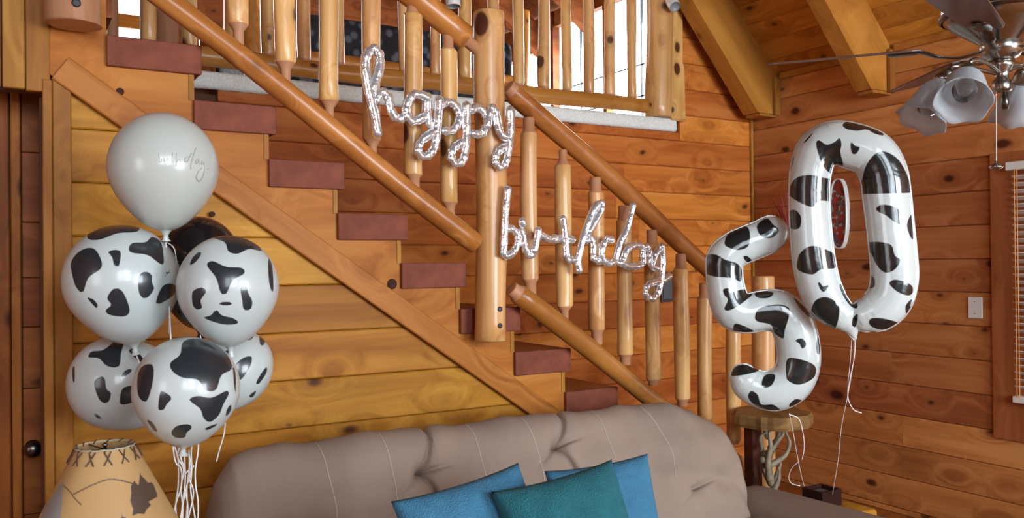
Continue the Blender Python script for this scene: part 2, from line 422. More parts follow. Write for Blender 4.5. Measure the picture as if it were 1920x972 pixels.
# wall left of the closet: header of upright boards over a plank door
hx=[PY(a,80,SP)[0] for a in (4,48,80)]
hz=PY(40,166,SP)[2]
wl=box('wall_left_of_stairs',(-3,SP+.03,hz-.0),(PY(100,80,SP)[0],SP+.09,3.4),GAP); tag(wl,kind='structure')
wl.name='wall_left'
box('plank',(hx[0],SP-.002,hz),(hx[1]-.002,SP+.03,3.4),W_TRIM,wl,bev=.003)
box('plank',(hx[1],SP-.006,hz-.005),(hx[2]+.02,SP+.03,3.4),W_TRIM,wl,bev=.003)
box('plank',(hx[0]-.14,SP-.0,hz),(hx[0]-.004,SP+.03,3.4),W_DARK,wl,bev=.003)
dr=box('door_1',(-3,SP+.30,0),(.45,SP+.36,hz+.1),GAP); tag(dr,kind='structure')
dxs=[PY(a,500,SP+.27)[0] for a in (-90,-45,-5,20,41)]
dxs=[-1.2,-.75,-.45]+[PY(-40,500,SP+.27)[0],PY(20,500,SP+.27)[0],PY(41,500,SP+.27)[0]]
for a,b_ in zip(dxs[:-1],dxs[1:]):
    box('stile' if b_>dxs[-2] else 'plank',(a+.002,SP+.27,0),(b_-.002,SP+.30,hz+.1),W_DARKZ,dr,bev=.004)
zk=0
for k,zt in enumerate([.22,.42,.66,.89,1.09,1.30,1.47,1.66,1.9,2.2]):
    box('plank',(dxs[-1]+.001,SP+.278,zk+.001),(.45,SP+.30,zt-.001),W_DARK,dr,bev=.003); zk=zt
kp=PY(62,845,SP+.2); 
knob=lathe('door_knob',[(.0,0),(.022,0),(.024,.006),(.012,.012),(.010,.03),(.020,.040),(.027,.055),(.025,.068),(.012,.076),(0.001,.077)],PEWTER,dr,frame_from((kp[0],SP+.27,kp[2]),(kp[0],SP+.1,kp[2])))
# rest of the room shell behind the camera and the loft shell
def shell(name, lo, hi, m):
    o=box(name,lo,hi,m); tag(o,kind='structure'); return o
bm=bmesh.new()
for lo,hi in [((-3,-3.56,-.05),(4.7,-3.45,.82)),((-3,-3.56,3.75),(4.7,-3.45,6.4)),((-3,-3.56,.82),(-1.48,-3.45,3.75)),((-1.48,-3.56,.82),(1.08,-3.45,1.75)),((-.33,-3.56,1.75),(-.07,-3.45,3.75)),((1.08,-3.56,.82),(2.02,-3.45,3.75)),((2.02,-3.56,2.78),(3.98,-3.45,3.75)),((3.98,-3.56,.82),(4.7,-3.45,3.75))]: box_bm(bm,lo,hi)
me=bpy.data.meshes.new('wall_rear'); bm.to_mesh(me); bm.free(); tag(link_mesh('wall_rear',me,W_DARK),kind='structure')
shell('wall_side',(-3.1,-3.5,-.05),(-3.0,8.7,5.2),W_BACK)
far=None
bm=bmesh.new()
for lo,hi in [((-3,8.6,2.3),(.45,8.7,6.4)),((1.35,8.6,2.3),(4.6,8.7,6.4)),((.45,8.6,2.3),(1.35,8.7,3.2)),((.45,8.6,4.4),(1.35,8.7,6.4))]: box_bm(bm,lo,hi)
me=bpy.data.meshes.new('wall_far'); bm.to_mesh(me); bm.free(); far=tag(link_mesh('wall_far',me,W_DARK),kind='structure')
# ceiling : slopes up from the right wall
SL=1.11
def cz(X): return 2.785+SL*(EW-X)
ridge_x=1.2
sd=Vector((-1,0,SL)).normalized()
nrm=Vector((-SL,0,-1)).normalized()   # facing down into the room
ce=bpy.data.meshes.new('ceiling')
A=[(EW+.12,-3.5,cz(EW+.12)+.05),(ridge_x,-3.5,cz(ridge_x)+.05),(-3.1,-3.5,cz(ridge_x)+.05-4.3*.6),(EW+.12,BW+.12,cz(EW+.12)+.05),(ridge_x,BW+.12,cz(ridge_x)+.05),(-3.1,BW+.12,cz(ridge_x)+.05-4.3*.6)]
A2=[(x,y,z+.08) for x,y,z in A]
ceil=link_mesh('ceiling',pydata('ceiling',A+A2,[(0,1,4,3),(1,2,5,4),(6,9,10,7),(7,10,11,8),(0,3,9,6),(2,8,11,5)]),GAP); tag(ceil,kind='structure')
lc_=pydata('ceiling_loft',[(EW+.1,BW+.1,3.9),(ridge_x,BW+.1,cz(ridge_x)+.1),(-3.1,BW+.1,cz(ridge_x)-2.5),(EW+.1,8.7,3.9),(ridge_x,8.7,cz(ridge_x)+.1),(-3.1,8.7,cz(ridge_x)-2.5)],[(0,1,4,3),(1,2,5,4)])
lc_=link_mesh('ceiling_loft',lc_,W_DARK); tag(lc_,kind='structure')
gb=prism_y('wall_sky_block',[(EW+.1,cz(EW+.1)+.04),(EW+.1,3.9),(ridge_x,cz(ridge_x)+.1)],BW+.11,BW+.13,GAP); tag(gb,kind='structure')  # unseen infill wall, added to keep sky light from leaking into the loft
# tongue and groove boards of the ceiling, laid along Y across the rafters
bw=.142
k=0
s=0.0
while s<3.4:
    p=Vector((EW+.02,0,cz(EW+.02)))+sd*s
    y0,y1=(.4,BW+.02)
    cuts=[y0,y1]
    if rng.random()<.45: cuts=[y0,rng.choice((1.6,3.25,2.4)),y1]
    for i in range(len(cuts)-1):
        # board local x along +Y, local z up-slope, local y = z cross x
        board('board',(p.x,cuts[i],p.z),(0,1,0),cuts[i+1]-cuts[i]-.0015,bw-.002,W_CEIL,ceil,normal=sd,t=.018,ch=.004)
    s+=bw
# rafters
def rafter(y0,y1,lab):
    r=empty('rafter',(EW,(y0+y1)/2,2.5)); 
    tag(r,lab,'beam','rafters under the sloping ceiling')
    L=3.2; dep=.255
    o=Vector((EW,y0,cz(EW)))
    V=[]; 
    dn=Vector((-SL,0,-1)).normalized()*dep
    for y in (y0,y1):
        V+= [(EW-.001,y,cz(EW)-.005),(EW-.001,y,cz(EW)-.005-dep*math.sqrt(1+SL*SL)),tuple(Vector((EW,y,cz(EW)))+dn+sd*L),tuple(Vector((EW,y,cz(EW)))+sd*L)]
    # cut the toe of the rafter level near the wall
    zb=2.50
    V=[]
    for y in (y0,y1):
        tA=(EW-.001,y,cz(EW)-.005); tB=(EW-.001,y,zb)
        # underside line : points Vector + dn + sd*s ; find where z==zb
        u=Vector((EW,y,cz(EW)))+dn; s0=(zb-u.z)/sd.z; c=u+sd*max(s0,0)
        V+=[tA,tB,(c.x,y,zb),tuple(u+sd*L),tuple(Vector((EW,y,cz(EW)-.005))+sd*L)]
    Fc=[(0,1,2,3,4),(9,8,7,6,5),(0,5,6,1),(1,6,7,2),(2,7,8,3),(3,8,9,4),(4,9,5,0)]
    me=pydata('beam',V,Fc)
    # local frame along the slope so that the grain follows it
    x=sd; z=Vector((0,1,0)); y=z.cross(x); mw=Matrix.Identity(4)
    for i in range(3): mw[i][0]=x[i]; mw[i][1]=y[i]; mw[i][2]=z[i]
    mw.translation=(EW,y0,cz(EW))
    me.transform(mw.inverted())
    link_mesh('beam_body',me,W_BEAM,r,mw)
    for ya,yb in ((y0-.030,y0-.002),):
        box('cleat',(EW-.05,ya,zb-.01),(EW-.002,yb,cz(EW)-.04),W_TRIM,r,bev=.004)
    box('end_plate',(EW-.17,y0,zb-.02),(EW-.002,y1,zb-.001),W_TRIMX,r,bev=.003)
    return r
rafter(4.06,4.19,'amber pine rafter beside the back wall, leftmost in the ceiling')
rafter(3.19,3.30,'amber pine rafter meeting the wall between corner and ceiling fan')
# moulding where ceiling meets right wall
for a,b_ in ((3.36,4.02),(1.2,3.16),(4.20,BW-.02)):
    t=box('trim_4',(EW-.028,a,cz(EW)-.055),(EW-.001,b_,cz(EW)-.012),W_TRIMX,bev=.006,seg=2); tag(t,kind='structure')
# window casing and window on the right wall
cs=box('trim_5',(EW-.018,WIN_Y1+.0,WIN_Z0-.25),(EW+.022,CASE_Y+.0,WIN_Z1+.13),W_RIGHT,bev=.003); tag(cs,kind='structure')
W_CASE=wood('window_casing_wood',(0.27,0.09,0.026),(0.34,0.12,0.038),(0.40,0.15,0.05),2,.42,.7,kscale=(5,5,2.5),tone=.02)
cs.data.materials.clear(); cs.data.materials.append(W_CASE)
cs2=box('trim_6',(EW-.018,WIN_Y0-.1,WIN_Z1+.001),(EW+.022,WIN_Y1-.001,WIN_Z1+.13),W_CASE); tag(cs2,kind='structure')
cs3=box('trim_7',(EW-.018,WIN_Y0-.1,WIN_Z0-.12),(EW+.022,WIN_Y1-.001,WIN_Z0-.001),W_CASE); tag(cs3,kind='structure')
glass,nt,b=new_mat('window_glass'); b.inputs['Transmission Weight'].default_value=1; b.inputs['Roughness'].default_value=0.0; b.inputs['IOR'].default_value=1.05; b.inputs['Base Color'].default_value=(1,1,1,1)
wn=empty('window_1',(EW+.06,(WIN_Y0+WIN_Y1)/2,WIN_Z0)); tag(wn,kind='structure')
for lo,hi in (((EW+.03,WIN_Y0,WIN_Z0),(EW+.10,WIN_Y0+.05,WIN_Z1)),((EW+.03,WIN_Y1-.03,WIN_Z0),(EW+.10,WIN_Y1,WIN_Z1)),((EW+.03,WIN_Y0,WIN_Z0),(EW+.10,WIN_Y1,WIN_Z0+.04)),((EW+.03,WIN_Y0,WIN_Z1-.04),(EW+.10,WIN_Y1,WIN_Z1))):
    box('window_frame',lo,hi,W_CASE,wn,bev=.004)
box('pane',(EW+.07,WIN_Y0+.04,WIN_Z0+.03),(EW+.074,WIN_Y1-.025,WIN_Z1-.03),glass,wn)
# blinds hang in front of the casing
hp=PX(1889,313,EW-.05)
bl=empty('window_blind',(EW-.05,1.4,WIN_Z0),'white slatted blind with white head rail at the right edge window','blind')
BY=hp[1]
box('head_rail',(EW-.075,WIN_Y0-.05,hp[2]-.022),(EW-.020,BY,hp[2]+.022),PLASTIC,bl,bev=.004)
SLAT=simple('blind_slat',(0.75,0.73,0.69),.5)
zb=PX(1912,745,EW-.05)[2]; sy1=PX(1903,500,EW-.05)[1]
zt=hp[2]-.06; k=0
slat_me=None
nsl=int((zt-zb)/.036)
for k in range(nsl):
    zc=zt-.036*k
    bmx=bmesh.new(); box_bm(bmx,(-.022,-(sy1-WIN_Y0)/2,-.0015),(.022,(sy1-WIN_Y0)/2,.0015))
    if slat_me is None: slat_me=bpy.data.meshes.new('slat'); bmx.to_mesh(slat_me)
    bmx.free()
    link_mesh('slat',slat_me,SLAT,bl,Matrix.Translation((EW-.05,(sy1+WIN_Y0)/2,zc))@Matrix.Rotation(math.radians(22),4,'Y'))
box('bottom_rail',(EW-.075,WIN_Y0,zb-.03),(EW-.025,sy1+.01,zb+.005),SLAT,bl,bev=.004)
for yy in (PX(1909,500,EW-.05)[1],PX(1914,500,EW-.05)[1],1.2):
    tube('ladder_cord',[(EW-.076,yy,zt+.04),(EW-.076,yy,zb)],.0022,simple('orange_cord',(0.75,0.33,0.10),.7),bl,seg=6)
# ------------------------------------------------------------------ loft
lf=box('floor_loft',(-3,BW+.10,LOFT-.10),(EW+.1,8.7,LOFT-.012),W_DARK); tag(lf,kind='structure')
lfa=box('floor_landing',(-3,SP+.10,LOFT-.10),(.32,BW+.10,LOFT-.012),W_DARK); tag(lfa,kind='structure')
# carpet wraps the loft edge
bm=bmesh.new(); cx0,cx1=-.1,PY(1269,232,BW-.03)[0]
nx=220
prof=[(BW+1.2,LOFT),(BW+.02,LOFT+.002),(BW-.012,LOFT-.002),(BW-.028,LOFT-.016),(BW-.030,LOFT-.07),(BW-.024,LOFT-.085),(BW-.004,LOFT-.088)]
rr=random.Random(3); V=[];Fc=[]
for i in range(nx+1):
    x=cx0+(cx1-cx0)*i/nx
    for y,z in prof: V.append((x,y+rr.uniform(-.0012,.0012),z+rr.uniform(-.0015,.0015)))
n=len(prof)
for i in range(nx):
    for k in range(n-1):
        a=i*n+k; Fc.append((a,a+1,a+1+n,a+n))
Fc.append(tuple(range(nx*n,nx*n+n)))
cp=link_mesh('carpet',pydata('carpet',V,Fc),CARPET,None,None,True); tag(cp,'grey cut-pile carpet rolled over the edge of the loft floor','carpet')
# dormer with windows on the right side of the loft
bm=bmesh.new()
WX=EW+.05
WLIST=[(4.62,5.02,2.62,3.2),(5.07,5.92,2.62,3.75),(5.97,6.75,2.62,3.75),(6.80,7.9,2.62,3.58)]
wd=box('wall_dormer',(EW-.02,BW+.1,LOFT-.1),(EW+.04,8.7,2.60),W_BACK); tag(wd,kind='structure')
ys=[BW+.1]+[v for a in WLIST for v in a[:2]]+[8.7]
for i in range(0,len(ys),2):
    o=box('post',(EW-.04,ys[i],2.60),(EW+.04,ys[i+1],3.9),W_DARK,wd)
for a in WLIST:
    o=box('head',(EW-.03,a[0],a[3]),(EW+.04,a[1],3.9),W_DARK,wd)
for k,a in enumerate(WLIST):
    wn=empty('window_%d'%(k+2),(EW,a[0],a[2])); tag(wn,kind='structure')
    for z in (a[2]+.26,a[2]+.52):
        box('glazing_bar',(EW-.0,a[0],z-.006),(EW+.02,a[1],z+.006),DARKP,wn)
    box('glazing_bar',(EW-.0,(a[0]+a[1])/2-.006,a[2]),(EW+.02,(a[0]+a[1])/2+.006,a[3]),DARKP,wn)
    box('pane',(EW+.022,a[0],a[2]),(EW+.026,a[1],a[3]),glass,wn)
# sloping braces inside the dormer
for k,(y,) in enumerate([(6.95,),(6.1,)]):
    o=prism_y('dormer_brace',[(EW-.045,3.80),(EW-.045,3.52),(EW-.75,4.05),(EW-.75,4.35)],y,y+.09,W_DARK)
    tag(o,['dark brown sloping brace nearest the thick post in the loft dormer','dark brown sloping brace farther right in the loft dormer'][k],'beam','dormer braces behind the loft railing')
# far left loft window with an orange bar
wn=empty('window_6',(.9,8.6,3.2)); tag(wn,kind='structure')
box('pane',(.45,8.64,3.2),(1.35,8.645,4.4),glass,wn)
box('glazing_bar',(.45,8.60,PY(240,52,8.6)[2]),(1.35,8.63,PY(240,27,8.6)[2]),W_CEIL,wn)

# ------------------------------------------------------------------ staircase
st=empty('staircase',(.8,SP,0),'open-sided wooden staircase with dark stained treads rising to the loft','staircase')
def tz(n): return LOFT-.1885*(n+2)
def txx(n): return .842+.2545*n
TT=.098
pts=[(PY(60,90,SP)[0],PY(60,110,SP)[2]),(PY(60,90,SP)[0],3.3),(PY(199,40,SP)[0],3.3),(PY(199,40,SP)[0],tz(-1)-TT)]
for n in range(-1,11):
    xr=txx(n)-.022
    pts.append((xr,tz(n)-TT)); pts.append((xr,max(tz(n+1)-TT,0)))
pts.append((diag_x(0),0)); pts.append((DL[0][0]-.02,DL[0][2]+.02))
P_=pts
strg=prism_y('stringer',P_,SP,SP+.035,W_PANEL,st)
# stringer on the far side
P2=[p for p in pts[3:-2]]+[(diag_x(0),0),(DL[0][0]+.2,DL[0][2]-.1)]
prism_y('stringer',P2,BW-.06,BW-.035,W_PANEL,st)
for n in range(-1,11):
    xl=(txx(n-1)-.026) if n>-1 else PY(199,100,SP)[0]
    xr=txx(n)
    x_l = xl if n>-1 else xl
    tr_=box('tread',(x_l,SP+.002,tz(n)-TT),(xr,BW-.034,tz(n)),W_TREADTOP,st,bev=.004)
    box('end_cap',(x_l,SP-.018,tz(n)-TT-.001),(xr+.001,SP+.0015,tz(n)+.001),W_TREAD,tr_,bev=.003)
    if n<10:
        zl=tz(n+1); zu=tz(n)-TT
        box('riser',(xr-.040,SP-.004,zl+.0),(xr-.024,BW-.06,zu),W_TENON if False else W_TRIM,st)
KNOT=simple('dark_knot',(0.05,0.022,0.016),.7,var=.5,vscale=60,spec=.1)
for x,y,r in ((735,533,.021),(1021,768,.027),(225,172,.013),(398,402,.010)):
    q=PY(x,y,SP); kk_=lathe('knot',[(r,-.004),(r*.97,.0012),(r*.6,.0016),(.0005,.0012)],KNOT,strg,frame_from((q[0],SP,q[2]),(q[0],SP-.1,q[2])),seg=20,cap=False)
# diagonal board along the foot of the stringer
d0=np.array([DL[0][0],0,DL[0][2]]); d1=np.array([DL[1][0],0,DL[1][2]]); dd=(d1-d0)/np.linalg.norm(d1-d0)
pn=np.array([-dd[2],0,dd[0]]); 
if pn[2]<0: pn=-pn
s0=d0-dd*.06; L_=np.linalg.norm(np.array([diag_x(0),0,0])-s0)
board('skirt_board',(s0[0],SP-.014,s0[2]),tuple(dd),L_,.088,W_TRIMX,st,normal=tuple(pn),t=.016,ch=.004)

# ------------------------------------------------------------------ logs
def log(name, p0, p1, r, parent, m=None, t0=0.0, t1=0.0, seed=0, wob=.03, tr=.6, shoulder=.014, seg=18, r1=None, flat0=False):
    """peeled log from p0 to p1, t0 and t1 lengths of turned tenon at the ends"""
    m=m or W_LOG; g=random.Random(seed*7+3)
    p0=Vector(p0); p1=Vector(p1); L=(p1-p0).length; mw=frame_from(p0,p1,(0,1,0)); r1=r1 or r
    zs=[];V=[];Fc=[];mi=[]
    prof=[]
    if t0>0: prof+=[(r*tr*.9,-.0),(r*tr,.004),(r*tr,max(t0-shoulder,.008)),(r*.94,t0),(r,t0+.006)]
    else: prof+=[(r*.93,0),(r,.006)]
    nb=max(4,int((L-t0-t1)/.07))
    for i in range(1,nb): prof.append((None,t0+(L-t0-t1)*i/nb))
    if t1>0: prof+=[(r1,L-t1-.006),(r1*.94,L-t1),(r1*tr,L-t1+shoulder),(r1*tr,L-.006),(r1*tr*.9,L)]
    else: prof+=[(r1,L-.006),(r1*.93,L)]
    ph=[g.uniform(0,6.28) for _ in range(6)]
    cxo=[g.uniform(-1,1) for _ in range(4)]
    for (rad,z) in prof:
        rr_=r+(r1-r)*z/L; body=rad is None
        if body: rad=rr_*(1+wob*.6*math.sin(z*9+ph[0]))
        ox=r*.10*math.sin(z*5.1+ph[4]) if (t0<z<L-t1) else 0
        oy=r*.06*math.sin(z*4.3+ph[5]) if (t0<z<L-t1) else 0
        for k in range(seg):
            a=2*PI*k/seg
            q=rad*(1+(wob*(math.sin(2*a+ph[1]+z*3)+.5*math.sin(3*a+ph[2]+z*6)) if body else 0))
            V.append((q*math.cos(a)+ox,q*math.sin(a)+oy,z))
    n=len(prof)
    for i in range(n-1):
        zm=(prof[i][1]+prof[i+1][1])/2
        for k in range(seg):
            a=i*seg+k; b=i*seg+(k+1)%seg; Fc.append((a,b,b+seg,a+seg)); mi.append(1 if (zm<t0 or zm>L-t1) else 0)
    Fc.append(tuple(range(seg-1,-1,-1))); Fc.append(tuple(range((n-1)*seg,n*seg))); mi+=[1,1]
    me=pydata(name,V,Fc); me.materials.append(m); me.materials.append(W_TENON)
    for p,q in zip(me.polygons,mi): p.material_index=q; p.use_smooth=True
    me.polygons[-1].use_smooth=False; me.polygons[-2].use_smooth=False
    return link_mesh(name,me,[m],parent,mw)
RY=3.0   # plane of the stair railing
# centre post, flat topped, hanging in front of the stringer
cpx=PY(920,330,RY); zt_=PY(920,23,RY)[2]; zb_=PY(922,640,RY)[2]
cpost=empty('log_post',(cpx[0],RY,zb_),'thick peeled log post cut flat at both ends in mid staircase','post')
log('log_body',(PY(921,640,RY)[0],RY,zb_),(PY(918,23,RY)[0],RY,zt_),.064,cpost,seed=2,wob=.02,seg=32,r1=.062)
def bolt_hole(parent,x,y,axis_px,R,cx,cy,r):
    h=np.array([-cx,-cy,0.]); h/=np.linalg.norm(h); rt_=np.cross(h,[0,0,1.])*-1
    D=np.linalg.norm([cx,cy]); sn=(x-axis_px)/F_PX*D/R; n=h*math.sqrt(1-sn*sn)+rt_*sn
    if np.dot(rt_,_rt)<0: n=h*math.sqrt(1-sn*sn)-rt_*sn
    z=PY(x,y,cy-R)[2]; c=np.array([cx,cy,z])+n*(R+(.0055 if R<.07 else .0005))
    lathe('bolt_hole',[(r,-.014),(r,.0012),(r*.6,.0016),(.0005,.0012)],BLACKM,parent,frame_from(c,c+n*.1),seg=18,cap=False)
for x,y in ((936,580),(936,611)): bolt_hole(cpost,x,y,921,.064,PY(921,600,RY)[0],RY,.0105)
# left post
lx=PY(142,30,RY-.02)[0]
lpost=empty('log_post',(lx,RY-.02,PY(142,48,RY)[2]),'reddish thick log post at the top left corner with a dark cut end','post')
W_LOGL=wood('peeled_log_reddish',(0.30,0.13,0.07),(0.38,0.18,0.10),(0.44,0.22,0.13),2,.45,.7,tone=.05)
log('log_body',(lx,RY-.02,PY(142,48,RY-.02)[2]),(lx,RY-.02,3.5),.081,lpost,m=W_LOGL,seed=5,wob=.02,seg=32)
bolt_hole(lpost,143,5,142,.081,lx,RY-.02,.013)

# upper railing section
ur=empty('stair_railing',(1.0,RY,1.6),'upper flight of log stair railing left of the thick post','railing')
a=PY(270,-34,RY); b=PY(893,459,RY)
log('bottom_rail',a,b,.041,ur,m=W_RAIL,seed=11,wob=.03,seg=22)
a=PY(700,-72,RY); b=PY(866,66,RY); c=PY(899,96,RY)
log('handrail',a,c,.050,ur,m=W_RAIL,t1=.075,seed=12,wob=.02,seg=22,tr=.5)
a0=np.array(PY(609,251,RY)); 
def rail_z(X, pA, pB): return pA[2]+(pB[2]-pA[2])*(X-pA[0])/(pB[0]-pA[0])
rA,rB=PY(350,33,RY),PY(893,459,RY)
uA,uB=PY(815,16,RY),PY(848,48,RY)
UP=[(447,46,.036,95),(535,118,.036,170),(617,190,.036,222),(698,262,.0345,292),(776,328,.036,352),(843,380,.0345,408)]
for k,(x,ys_,r,yt) in enumerate(UP):
    X=PY(x,ys_,RY)[0]; zs_=PY(x,ys_,RY)[2]; z0=rail_z(X,rA,rB)+.02
    top=3.6; t1=.0
    if x==776: top=PY(776,-30,RY)[2]; sh=PY(776,28,RY)[2]; t1=top-sh
    if x==843: top=PY(843,62,RY)[2]; sh=PY(843,95,RY)[2]; t1=top-sh
    log('baluster',(X,RY,z0),(X,RY,top),r,ur,t0=max(zs_-z0,.03),t1=t1,seed=30+k,tr=.5 if x<700 else .62,shoulder=.024 if x<700 else .013)
# lower railing section
lr=empty('stair_railing',(2.5,RY,1.2),'lower flight of log stair railing right of the thick post','railing')
lA,lB=PY(977,553.5,RY),PY(1253,751,RY)
e1=PY(1402,888,RY)
log('bottom_rail',PY(958,541,RY),e1,.043,lr,m=W_RAIL,t0=.04,seed=14,wob=.03,seg=22,tr=.75)
hA,hB=PY(978,186,RY),PY(1228,406,RY)
log('handrail',PY(952,163,RY),PY(1425,590,RY),.042,lr,m=W_RAIL,t0=.03,seed=15,wob=.03,seg=22,tr=.8)
LOW=[(993,250,525),(1057,310,575),(1118,362,618),(1171,415,665),(1224,460,712),(1278,505,748),(1322,560,793),(1376,612,835)]
for k,(x,ysh,yb) in enumerate(LOW):
    X=PY(x,(ysh+yb)/2,RY)[0]; zt1=PY(x,ysh,RY)[2]; zb1=PY(x,yb,RY)[2]
    z0=rail_z(X,lA,lB)+.02; z1=max(rail_z(X,hA,hB)-.02, zt1+.03)
    z1=PY(x,ysh-29,RY)[2]
    log('baluster',(X,RY,z0),(X,RY,z1),.0355,lr,t0=max(zb1-z0,.02),t1=z1-zt1,seed=50+k,tr=.68 if k!=1 else .5,shoulder=.012 if k!=1 else .02)
# newel at the foot of the stairs
nx_=PY(1430,560,RY)[0]
nw=empty('log_post',(nx_,RY,0),'log newel post at the foot of the stairs behind the cow print five','post')
log('log_body',(nx_,RY,0),(nx_,RY,PY(1430,518,RY)[2]),.056,nw,seed=70,seg=28)

# loft railing
LY=BW+.03
lo_=empty('loft_railing',(2.0,LY,LOFT),'log railing with closely set spindles along the loft edge','railing')
kA,kB=PY(400,88,LY),PY(1222,191,LY)
log('bottom_rail',(-.1,LY,LOFT+.075),(kB[0],LY,LOFT+.07),.048,lo_,m=W_RAIL,seed=80,wob=.03,seg=20)
SPX=[PY(x,150,LY)[0] for x in (582,652,972,1020,1063,1104,1144,1185)]
xs=[SPX[2+i] for i in range(6)]
x=SPX[2]-.17
more=[]
while x>.25: more.append(x); x-=.187
for k,X in enumerate(xs+more):
    log('baluster',(X,LY,LOFT+.085),(X,LY,LOFT+1.05),.034+.003*math.sin(k*2.1),lo_,t0=.035,t1=.04,seed=90+k,wob=.05,tr=.72,shoulder=.012)
pz=PY(1232,216,LY-.06)
log('end_post',(PY(1233,216,LY)[0],LY-.02,LOFT),(PY(1233,216,LY)[0],LY-.02,LOFT+1.3),.086,lo_,seed=130,wob=.02,seg=28)
q0=PY(1256,220,BW-.03); q1=PY(1283,228,BW-.03)
hb=prism_y('half_log_board',[(q0[0]+.004,q1[2]),(q1[0],q1[2]-.004),(q1[0]-.005,PY(1280,128,BW-.03)[2]),(q1[0]-.02,PY(1280,120,BW-.03)[2]),(q1[0]-.01,3.7),(q0[0]+.004,3.7)],BW-.055,BW-.004,W_LOG,lo_,bev=.012)
log('handrail',(.2,LY,LOFT+1.07),(kB[0],LY,LOFT+1.07),.048,lo_,m=W_RAIL,seed=82)
# loft newel logs, top left
for (x0,x1,mat_,lab) in ((199,224,W_LOGL,'dark log post in shade behind the top stair tread, far left'),(297,338,W_LOGL,'brown log post with a knot standing beside the bright loft window')):
    Xc=(PY(x0,60,BW)[0]+PY(x1,60,BW)[0])/2; r=(PY(x1,60,BW)[0]-PY(x0,60,BW)[0])/2*1.05
    e=empty('loft_post',(Xc,BW+.02,LOFT),lab,'post')
    log('log_body',(Xc,BW+.02,LOFT-.012),(Xc,BW+.02,LOFT+1.3),r,e,m=mat_,seed=int(x0))
# curtain beside that window
Xc=(PY(262,60,BW+.6)[0]); 
V=[];Fc=[]
x0c,x1c=PY(262,40,5.6)[0],PY(296,40,5.6)[0]
for i in range(41):
    u=i/40
    for z in (LOFT+.02,LOFT+2.0): V.append((x0c+(x1c-x0c)*u,5.6+.03*math.sin(u*26),z))
for i in range(40): Fc.append((2*i,2*i+1,2*i+3,2*i+2))
cu=link_mesh('curtain',pydata('curtain',V,Fc),simple('white_voile',(0.8,0.8,0.78),.8),None,None,True)
sm=cu.modifiers.new('thick','SOLIDIFY'); sm.thickness=.004
tag(cu,'white hanging curtain beside the bright loft window, top left','curtain')
# log bed in the loft
by=5.45
bed=empty('log_bed',(2.4,by,LOFT),'log-framed bed with dark patterned quilt glimpsed behind the loft spindles','bed')
bz=LOFT+.40
log('side_rail',(1.35,by,bz),(3.35,by,bz),.05,bed,m=W_RAIL,seed=141)
for X in (1.35,3.35):
    log('bed_post',(X,by,LOFT-.01),(X,by,LOFT+.95),.055,bed,m=W_RAIL,seed=int(X*10)); log('bed_post',(X,by+1.4,LOFT-.01),(X,by+1.4,LOFT+.95),.055,bed,m=W_RAIL,seed=int(X*10)+3)
for k in range(9): log('spindle',(1.52+.2*k,by+1.4,LOFT+.4),(1.52+.2*k,by+1.4,LOFT+.95),.03,bed,m=W_RAIL,seed=k+150)
QU,nt,b=new_mat('dark_patterned_quilt')
tc=N(nt,'ShaderNodeTexCoord'); vo=N(nt,'ShaderNodeTexVoronoi'); vo.inputs['Scale'].default_value=14; nt.links.new(tc.outputs['Object'],vo.inputs['Vector'])
rp=N(nt,'ShaderNodeValToRGB'); rp.color_ramp.elements[0].position=.25; rp.color_ramp.elements[0].color=(.10,.12,.15,1); rp.color_ramp.elements[1].position=.45; rp.color_ramp.elements[1].color=(.012,.012,.018,1)
nt.links.new(vo.outputs['Distance'],rp.inputs['Fac']); nt.links.new(rp.outputs[0],b.inputs['Base Color']); b.inputs['Roughness'].default_value=.9
box('quilt',(1.40,by+.03,LOFT+.05),(3.30,by+1.37,LOFT+.72),QU,bed,bev=.06,seg=4)

# spotlights hanging in the loft opening
def spot(px,py,Y,ax,lab,seed):
    c=PY(px,py,Y); d=Vector(ax).normalized()
    e=empty('spotlight',tuple(c),lab,'light')
    mw=frame_from(Vector(c),Vector(c)-d*.2)
    lathe('lamp_can',[(.036,0),(.038,.004),(.038,.17),(.03,.185),(.001,.186)],PLASTIC,e,mw,seg=24,cap=False)
    lathe('lens',[(.001,.012),(.034,.010),(.0355,.0)],simple('grey_lens',(0.25,0.27,0.28),.3),e,mw,seg=24,cap=False)
    ct=Vector(c)-d*.1; ztop=min(cz(ct.x),cz(ridge_x))+.03
    tube('stem',[tuple(ct),(ct.x,ct.y,ztop)],.006,PLASTIC,e,seg=8)
spot(1266,13,BW-.16,(-.15,-.55,-.55),'white cylinder spotlight beside the half log board, top centre right',1)
spot(850,12,BW-.3,(.0,-.1,-1),'white cylinder spotlight above the sloping handrail beside thick post',2)

# ------------------------------------------------------------------ wall fittings
sp=PX(1829,577,EW); 
sw=empty('wall_plate',(EW,sp[1],sp[2]),'blank white plate on the right wall between foil balloon and window','wall plate')
a=PX(1815,557,EW-.006); b=PX(1842,598,EW-.006)
box('cover',(EW-.008,b[1],b[2]),(EW+.0,a[1],a[2]),PLASTIC,sw,bev=.003,seg=2)
for dz in (-.032,.032): lathe('screw',[(.003,0),(.003,.0012),(.0005,.0015)],STEEL,sw,frame_from((EW-.008,sp[1],sp[2]+dz),(EW-.1,sp[1],sp[2]+dz)),seg=10)
a=PY(1238,511,BW-.01); b=PY(1260,566,BW-.01)
th=empty('wall_box',((a[0]+b[0])/2,BW,(a[2]+b[2])/2),'small dark grey box on the back wall behind the lower balusters','wall box')
box('cover',(a[0],BW-.022,b[2]),(b[0],BW-.003,a[2]),DARKP,th,bev=.004,seg=2)
box('face',(a[0]+.012,BW-.025,b[2]+.02),(b[0]-.012,BW-.022,a[2]-.05),simple('grey_face',(0.12,0.13,0.14),.3),th)
